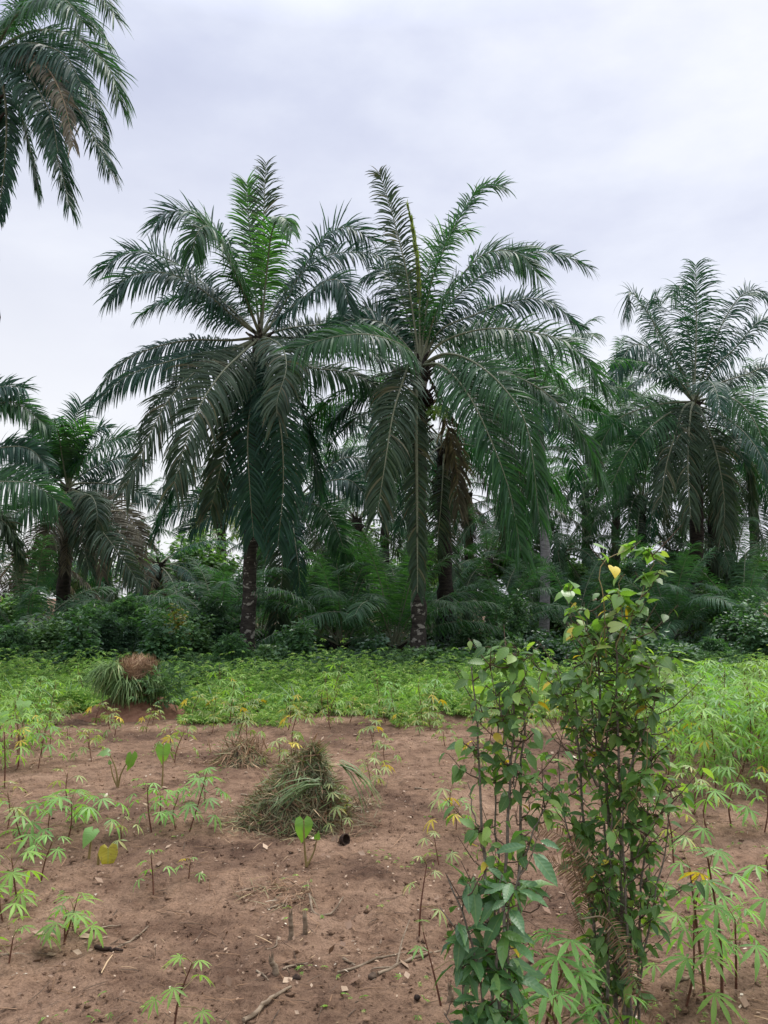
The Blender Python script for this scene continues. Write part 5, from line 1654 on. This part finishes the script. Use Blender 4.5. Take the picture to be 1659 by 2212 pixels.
# sapling 1b : broad glossy leaves, lower centre
S3 = [
    ([(1060, 2420, 0), (1040, 2150, 0), (1000, 1980, 0), (965, 1890, 0)], .008, .5, 26, .05),
    ([(1080, 2420, 0), (1075, 2150, 0), (1070, 1980, 0), (1085, 1890, 0)], .009, .35, 30, .06),
    ([(1100, 2420, 0), (1105, 2150, 0), (1095, 2000, 0), (1125, 1870, 0)], .008, .4, 30, .06),
    ([(1060, 2420, .05), (1040, 2250, .05), (1000, 2120, .05), (1010, 2040, .05)], .006, .4, 16, .06),
    ([(1040, 2420, -.05), (1000, 2300, -.05), (985, 2240, -.08), (960, 2190, -.1)], .006, .4, 9, .06),
    ([(1040, 2150, 0), (990, 2040, 0), (950, 1960, 0)], .005, .4, 12, .05),
]
shrub('broadleaf_sapling', 'low sapling with large glossy wavy leaves at the foot of the grey stakes', 'sapling', S3, 'shrub_b', T_LANCE, .098, 53, 2.35, dens=1.7, yprob=.015, ymat='vine', group='shrubs in the foreground', wav=.25, droop=.3)

# climbing vine over the tall shrub: heart leaves
V2 = [
    ([(1310, 1420, -.05), (1306, 1300, -.06), (1296, 1235, -.05), (1318, 1200, -.03), (1375, 1188, -.02), (1435, 1222, -.02)], .0032, .35, 10, .03),
    ([(1340, 1400, -.05), (1365, 1330, -.06), (1395, 1260, -.05), (1410, 1215, -.05), (1400, 1190, -.05)], .003, .1, 34, .05),
    ([(1330, 1400, -.08), (1345, 1330, -.08), (1335, 1270, -.08), (1350, 1240, -.08)], .003, .1, 30, .06),
    ([(1290, 1420, -.05), (1262, 1350, -.05), (1240, 1310, -.05), (1215, 1275, -.05)], .003, .2, 22, .045),
    ([(1300, 1600, -.12), (1330, 1520, -.12), (1370, 1470, -.12), (1410, 1440, -.12)], .003, .1, 26, .06),
    ([(1320, 1800, -.12), (1380, 1700, -.14), (1400, 1620, -.14), (1390, 1540, -.14)], .003, .1, 18, .06),
    ([(1290, 1550, -.12), (1270, 1480, -.12), (1290, 1400, -.12), (1310, 1350, -.12)], .003, .1, 24, .06),
    ([(1380, 1480, -.1), (1420, 1440, -.1), (1440, 1430, -.1), (1455, 1450, -.1)], .003, .1, 10, .04),
]
shrub('climbing_vine', 'climbing vine with bright heart shaped leaves over the top of the tall shrub', 'vine', V2, 'vine', T_HEART, .054, 54, 3.0, yprob=.02, droop=.3, stmat='cass_petiole')
V3 = [([(1640, 1420, 0), (1560, 1385, 0), (1530, 1360, 0), (1520, 1345, 0)], .002, .85, 2, .02), ([(1530, 1360, 0), (1510, 1320, 0), (1490, 1300, 0), (1484, 1292, 0)], .002, .8, 2, .02)]

# dry fern-like fronds hanging in the shrub
def dry_frond(label, pts, d0, ln, seed, n=26, side=(.2, .2, 1)):
    rs = np.random.RandomState(seed)
    P3 = [at(x, y, d0 + d) for x, y, d in pts]
    b = P3[0]
    mb = frond_mb([p - b for p in P3], leafL=ln, nl=n, s0=.1, droop=.25, lift=.15, side=side, wid=.0045, rr=.0022, rs=rs, segs=3, forward=(80, 50))
    o = mb.build('dry_frond', [M['straw'], M['rachis_dry']])
    o.location = b
    tag(o, label, 'dry frond', 'dry brown fronds caught in the shrubs')


dry_frond('curved dry brown frond hanging across the front of the tall shrub', [(1255, 1985, 0), (1310, 1985, 0), (1350, 2060, 0), (1375, 2130, 0), (1420, 2210, 0)], 2.85, .05, 1, 26, (1, 0, .6))
dry_frond('dry brown frond between the stakes and the tall shrub, upper one', [(1300, 1900, 0), (1250, 1840, 0), (1200, 1800, 0), (1160, 1790, 0)], 2.95, .05, 2, 20, (.3, 0, 1))
dry_frond('dry brown frond sticking left out of the tall shrub', [(1300, 1960, 0), (1250, 1900, 0), (1215, 1870, 0), (1175, 1860, 0)], 2.95, .045, 3, 20, (.3, 0, 1))
dry_frond('dry brown frond hanging down the left side of the tall shrub', [(1225, 1820, 0), (1240, 1880, 0), (1255, 1950, 0), (1250, 2010, 0)], 2.98, .045, 4, 18, (1, 0, .1))

# ------------------------------------------------------------------ sticks, stubs, litter
def stick(label, pts, r, name='stick', fork=None, seed=0, mt='stick'):
    rs = np.random.RandomState(seed)
    P3 = []
    for x, y, z in pts:
        g = gnd(x, y); g[2] += z + r
        P3.append(g)
    b = P3[0]
    path = smooth_path([p - b for p in P3], 12)
    path[1:-1] += rs.randn(10, 3) * r * .25
    mb = MB()
    tube(mb, path, [r, r * .9, r * .55], 6)
    if fork:
        for (x0, y0, z0), (x1, y1, z1) in fork:
            p0 = gnd(x0, y0); p0[2] += z0 + r; p1 = gnd(x1, y1); p1[2] += z1 + r
            tube(mb, smooth_path([p0 - b, (p0 + p1) / 2 - b + rs.randn(3) * .01, p1 - b], 6), [r * .7, r * .3], 5)
    o = mb.build(name, [M[mt]])
    o.location = b
    tag(o, label, 'stick', 'sticks lying on the soil')


def dp(x, y, s=600 / 1659, ox=500, oy=2150):   # pixel of the detail crop -> display px
    return ((ox + x * s) * .8641, (oy + y * s) * .8641)


K = 600 / 1659
def P_(x, y, z=0.0):
    a, b_ = dp(x, y)
    return (a, b_, z)


stick('pale straight stick on the soil above the dry frond litter', [P_(245, 235), P_(330, 210), P_(420, 190)], .006, seed=1)
stick('long dark branch with a pale break lying at the bottom of the field', [P_(300, 1130), P_(450, 1040), P_(520, 985), P_(630, 915)], .010, seed=2)
stick('curved thin branch on the soil with its end turned up, right of centre', [P_(950, 765), P_(1080, 740), P_(1250, 680), P_(1450, 635), P_(1560, 620)], .006, seed=3)
stick('long pale forked branch reaching into the sapling', [P_(1230, 800), P_(1350, 750), P_(1500, 670), P_(1659, 605)], .008, fork=[(P_(1360, 745), P_(1450, 590, .12)), (P_(1330, 760), P_(1180, 770))], seed=4)
stick('short bent twig with raised ends on the soil', [P_(755, 290, .05), P_(790, 340), P_(900, 345), P_(990, 290, .04)], .007, seed=5)
stick('thin stick lying behind the two upright stubs', [P_(465, 325), P_(560, 290), P_(770, 225)], .005, seed=6)
stick('short stick pointing to the lower right, centre', [P_(990, 665), P_(1030, 695), P_(1075, 725)], .007, seed=7)
stick('branched twig right of the broken stub', [P_(570, 745), P_(650, 710), P_(745, 685)], .005, fork=[(P_(650, 710), P_(740, 745)), (P_(600, 730), P_(620, 770))], seed=8)
stick('short dark stick left of the broken stub', [P_(390, 770), P_(430, 800), P_(475, 850)], .005, seed=9)
stick('small curved twig below the two stubs', [P_(450, 600), P_(520, 580), P_(535, 535, .02)], .005, seed=10)
stick('straight thin stick at the left above the bottom seedling', [(0, 2095 - 19, 0), (30, 2073, 0), (62, 2073, 0)], .006, seed=11)
stick('long thin stick in the lower left litter', [(190, 1920 + 92, 0), (230, 2000, 0), (262, 1996, 0)], .005, seed=12)
stick('slender stick leaning down to the lower left litter', [(250, 2048, 0), (285, 2028, 0), (320, 2000, 0)], .006, seed=13)
stick('charred stick in the lower left litter', [(205, 2048, 0), (235, 2052, 0), (265, 2055, 0)], .010, mt='husk', seed=14)
stick('stick on the soil right of the tall shrub', [(1640, 2360 - 480, 0), (1560, 1890, 0), (1500, 1885, 0)], .006, seed=15)
stick('second stick on the soil right of the tall shrub, slanting', [(1590, 1925, 0), (1560, 1930, 0), (1530, 1945, 0)], .005, seed=16)
stick('pale chunky stick on the soil at the right of the tall shrub foot', [(1462, 2128, 0), (1490, 2122, 0)], .011, seed=17)
stick('thin stick on the soil left of the cocoyam stalks', [(155, 1622, 0), (190, 1624, 0), (230, 1622, 0)], .006, seed=18)
stick('pale stick end at the small dead heap', [(503, 1658, 0), (520, 1645, .03)], .012, seed=19)
stick('short pale stick by the left foot of the big heap', [(520, 1748 - 25, 0), (553, 1724, 0)], .009, seed=20)
stick('pale stick on the soil far right of the big heap', [(896, 1707, 0), (925, 1709, 0)], .008, seed=21)
rs = np.random.RandomState(61)


def stub(label, x, y, h, r, seed, lean=0.0):
    rs = np.random.RandomState(seed)
    g = gnd(x, y)
    mb = MB()
    top = np.array((lean * h, 0, h))
    tube(mb, smooth_path([(0, 0, -.03), top * .5 + np.array((.004, 0, 0)), top], 7) + rs.randn(7, 3) * .0015, [r * 1.1, r, r * .85], 8)
    # splintered top
    for q in range(5):
        a = q * 1.3
        tube(mb, [top + np.array((math.cos(a), math.sin(a), -.02)) * r * .5, top + np.array((math.cos(a) * r * .6, math.sin(a) * r * .6, .02 + .02 * rs.rand()))], [r * .4, r * .08], 4)
    o = mb.build('stem_stub', [M['stick']])
    o.location = g
    tag(o, label, 'stub', 'cut plant stubs standing in the soil')


stub('cut upright stub with a peeled pale side, left one of two in the foreground', 627, 2017, .10, .012, 1)
stub('cut upright stub, right one of two in the foreground', 658, 2010, .09, .012, 2)
stub('short broken stub leaning left, lower centre', 668 - 69, 2103, .055, .014, 3, -.5)
stub('short dark stub at the bottom centre right', 902 + 70, 2164, .03, .012, 4)

# dark nut shell by the heap and clod
g = gnd(744, 1822)
mb = MB()
n_a, n_r = 16, 8
V = []
for i in range(n_r):
    t = i / (n_r - 1)
    for j in range(n_a):
        a = j / n_a * 6.283
        rr_ = .038 * math.sin(.25 + t * 1.5)
        V.append((-.035 + .06 * t, math.cos(a) * rr_, .03 + math.sin(a) * rr_))
for i in range(n_r):
    t = 1 - i / (n_r - 1)
    for j in range(n_a):
        a = j / n_a * 6.283
        rr_ = .031 * math.sin(.25 + t * 1.5)
        V.append((-.030 + .055 * t, math.cos(a) * rr_, .03 + math.sin(a) * rr_))
F = []
for i in range(2 * n_r - 1):
    for j in range(n_a):
        F.append((i * n_a + j, i * n_a + (j + 1) % n_a, (i + 1) * n_a + (j + 1) % n_a, (i + 1) * n_a + j))
mb.add(V, F)
o = mb.build('nut_shell', [M['husk']])
o.location = g; o.rotation_euler = (0, R(-15), R(-40))
tag(o, 'dark hollow nut shell lying open on the soil right of the lime green leaf', 'nut shell')

# small clods
def clod(label, x, y, s, seed, mt='husk'):
    rs = np.random.RandomState(seed)
    mb = MB()
    na_, nb_ = 10, 7
    V = []
    for i in range(nb_):
        th = math.pi * (i + .02) / (nb_ - .96)
        for j in range(na_):
            a = j / na_ * 6.283
            k = s * (1 + .35 * mnoise.noise((math.cos(a) * 1.3 + seed, math.sin(a) * 1.3, th)))
            V.append((math.sin(th) * math.cos(a) * k, math.sin(th) * math.sin(a) * k, math.cos(th) * k * .7 + s * .4))
    F = [(i * na_ + j, (i + 1) * na_ + j, (i + 1) * na_ + (j + 1) % na_, i * na_ + (j + 1) % na_) for i in range(nb_ - 1) for j in range(na_)]
    mb.add(V, F)
    o = mb.build('soil_clod', [M[mt]])
    o.location = gnd(x, y)
    tag(o, label, 'clod', 'dark clods on the soil')


clod('dark clod at the end of the pale forked branch', *dp(1195, 815), .020, 1, 'twig_brown')
clod('black clod right of the broken stub', *dp(665, 820), .018, 2)
clod('black square clod at the bottom right of the bare soil', *dp(1500, 980), .014, 3)

# scattered litter nobody could count: chips, dry leaf bits, straws
rs = np.random.RandomState(88)
mb = MB()
n = 8000
y = 2.2 + 8.4 * rs.rand(n) ** 1.25
x = (rs.rand(n) * 2 - 1) * (y * .56 + .5)
cl_ = np.array([mnoise.noise((a * 1.1, b * 1.1, 6)) for a, b in zip(x, y)])
k = rs.rand(n) < (.35 + 1.2 * np.clip(cl_ + .15, 0, 1))
x, y = x[k], y[k]; n = len(x)
P = np.stack([x, y, [gh(a, b) + .009 for a, b in zip(x, y)]], -1)
D = np.stack([rs.randn(n), rs.randn(n), rs.randn(n) * .25], -1)
Nn = np.stack([rs.randn(n) * .35, rs.randn(n) * .35, np.ones(n)], -1)
big = rs.rand(n) < .05
S = np.where(big, .035 + .03 * rs.rand(n), .010 + .016 * rs.rand(n))
leaves(mb, T_DIA, P, D, Nn, S, -.3, 0)
o = mb.build('leaf_litter', [M['dry_leaf']], smooth=False)
tag(o, 'scattered dry leaf chips over the bare soil', 'litter', kind='stuff')
mb = MB()
n = 5200
y = 2.2 + 8.2 * rs.rand(n) ** 1.3
x = (rs.rand(n) * 2 - 1) * (y * .56 + .5)
P = np.stack([x, y, [gh(a, b) + .010 for a, b in zip(x, y)]], -1)
D = np.stack([rs.randn(n), rs.randn(n) * .7, rs.randn(n) * .10], -1)
leaves(mb, T_lobe([(0, .02), (.5, .026), (1, .012)], .8), P, D, np.tile([0, 0, 1.0], (n, 1)), .03 + .10 * rs.rand(n) ** 2.2, .15 * rs.randn(n), rs.choice([0, 1], n, p=[.6, .4]))
o = mb.build('straw_litter', [M['straw'], M['twig_brown']])
tag(o, 'thin straws and twig bits scattered over the bare soil', 'litter', kind='stuff')
# crumbs of soil
mb = MB()
n = 14000
y = 2.1 + 7 * rs.rand(n) ** 1.6
x = (rs.rand(n) * 2 - 1) * (y * .56 + .5)
zz_ = np.array([gh(a, b) + .004 for a, b in zip(x, y)])
s_ = .0025 + .008 * rs.rand(n) ** 3
oct_ = np.array([(1, 0, 0), (0, 1, 0), (-1, 0, 0), (0, -1, 0), (0, 0, 1), (0, 0, -.6)], float)
octF = np.array([(0, 1, 4), (1, 2, 4), (2, 3, 4), (3, 0, 4), (1, 0, 5), (2, 1, 5), (3, 2, 5), (0, 3, 5)])
V = np.stack([x, y, zz_], -1)[:, None, :] + (oct_[None] + rs.randn(n, 6, 3) * .25) * s_[:, None, None]
F = (octF[None] + (np.arange(n) * 6)[:, None, None]).reshape(-1, 3)
mb.add(V.reshape(-1, 3), F)
o = mb.build('soil_crumbs', [M['soil']], smooth=False)
tag(o, 'small crumbs of earth strewn over the bare soil', 'soil', kind='stuff')

mb = MB()
n = 700
y = 2.2 + 7.5 * rs.rand(n) ** 1.3
x = (rs.rand(n) * 2 - 1) * (y * .56 + .5)
zz_ = np.array([gh(a, b) + .006 for a, b in zip(x, y)])
s_ = .008 + .014 * rs.rand(n) ** 2
V = np.stack([x, y, zz_], -1)[:, None, :] + (oct_[None] * np.array((1, 1, .75)) + rs.randn(n, 6, 3) * .22) * s_[:, None, None]
F = (octF[None] + (np.arange(n) * 6)[:, None, None]).reshape(-1, 3)
mb.add(V.reshape(-1, 3), F)
o = mb.build('soil_clods', [M['soil']], smooth=True)
tag(o, 'larger clods of turned earth on the bare soil', 'soil', kind='stuff')
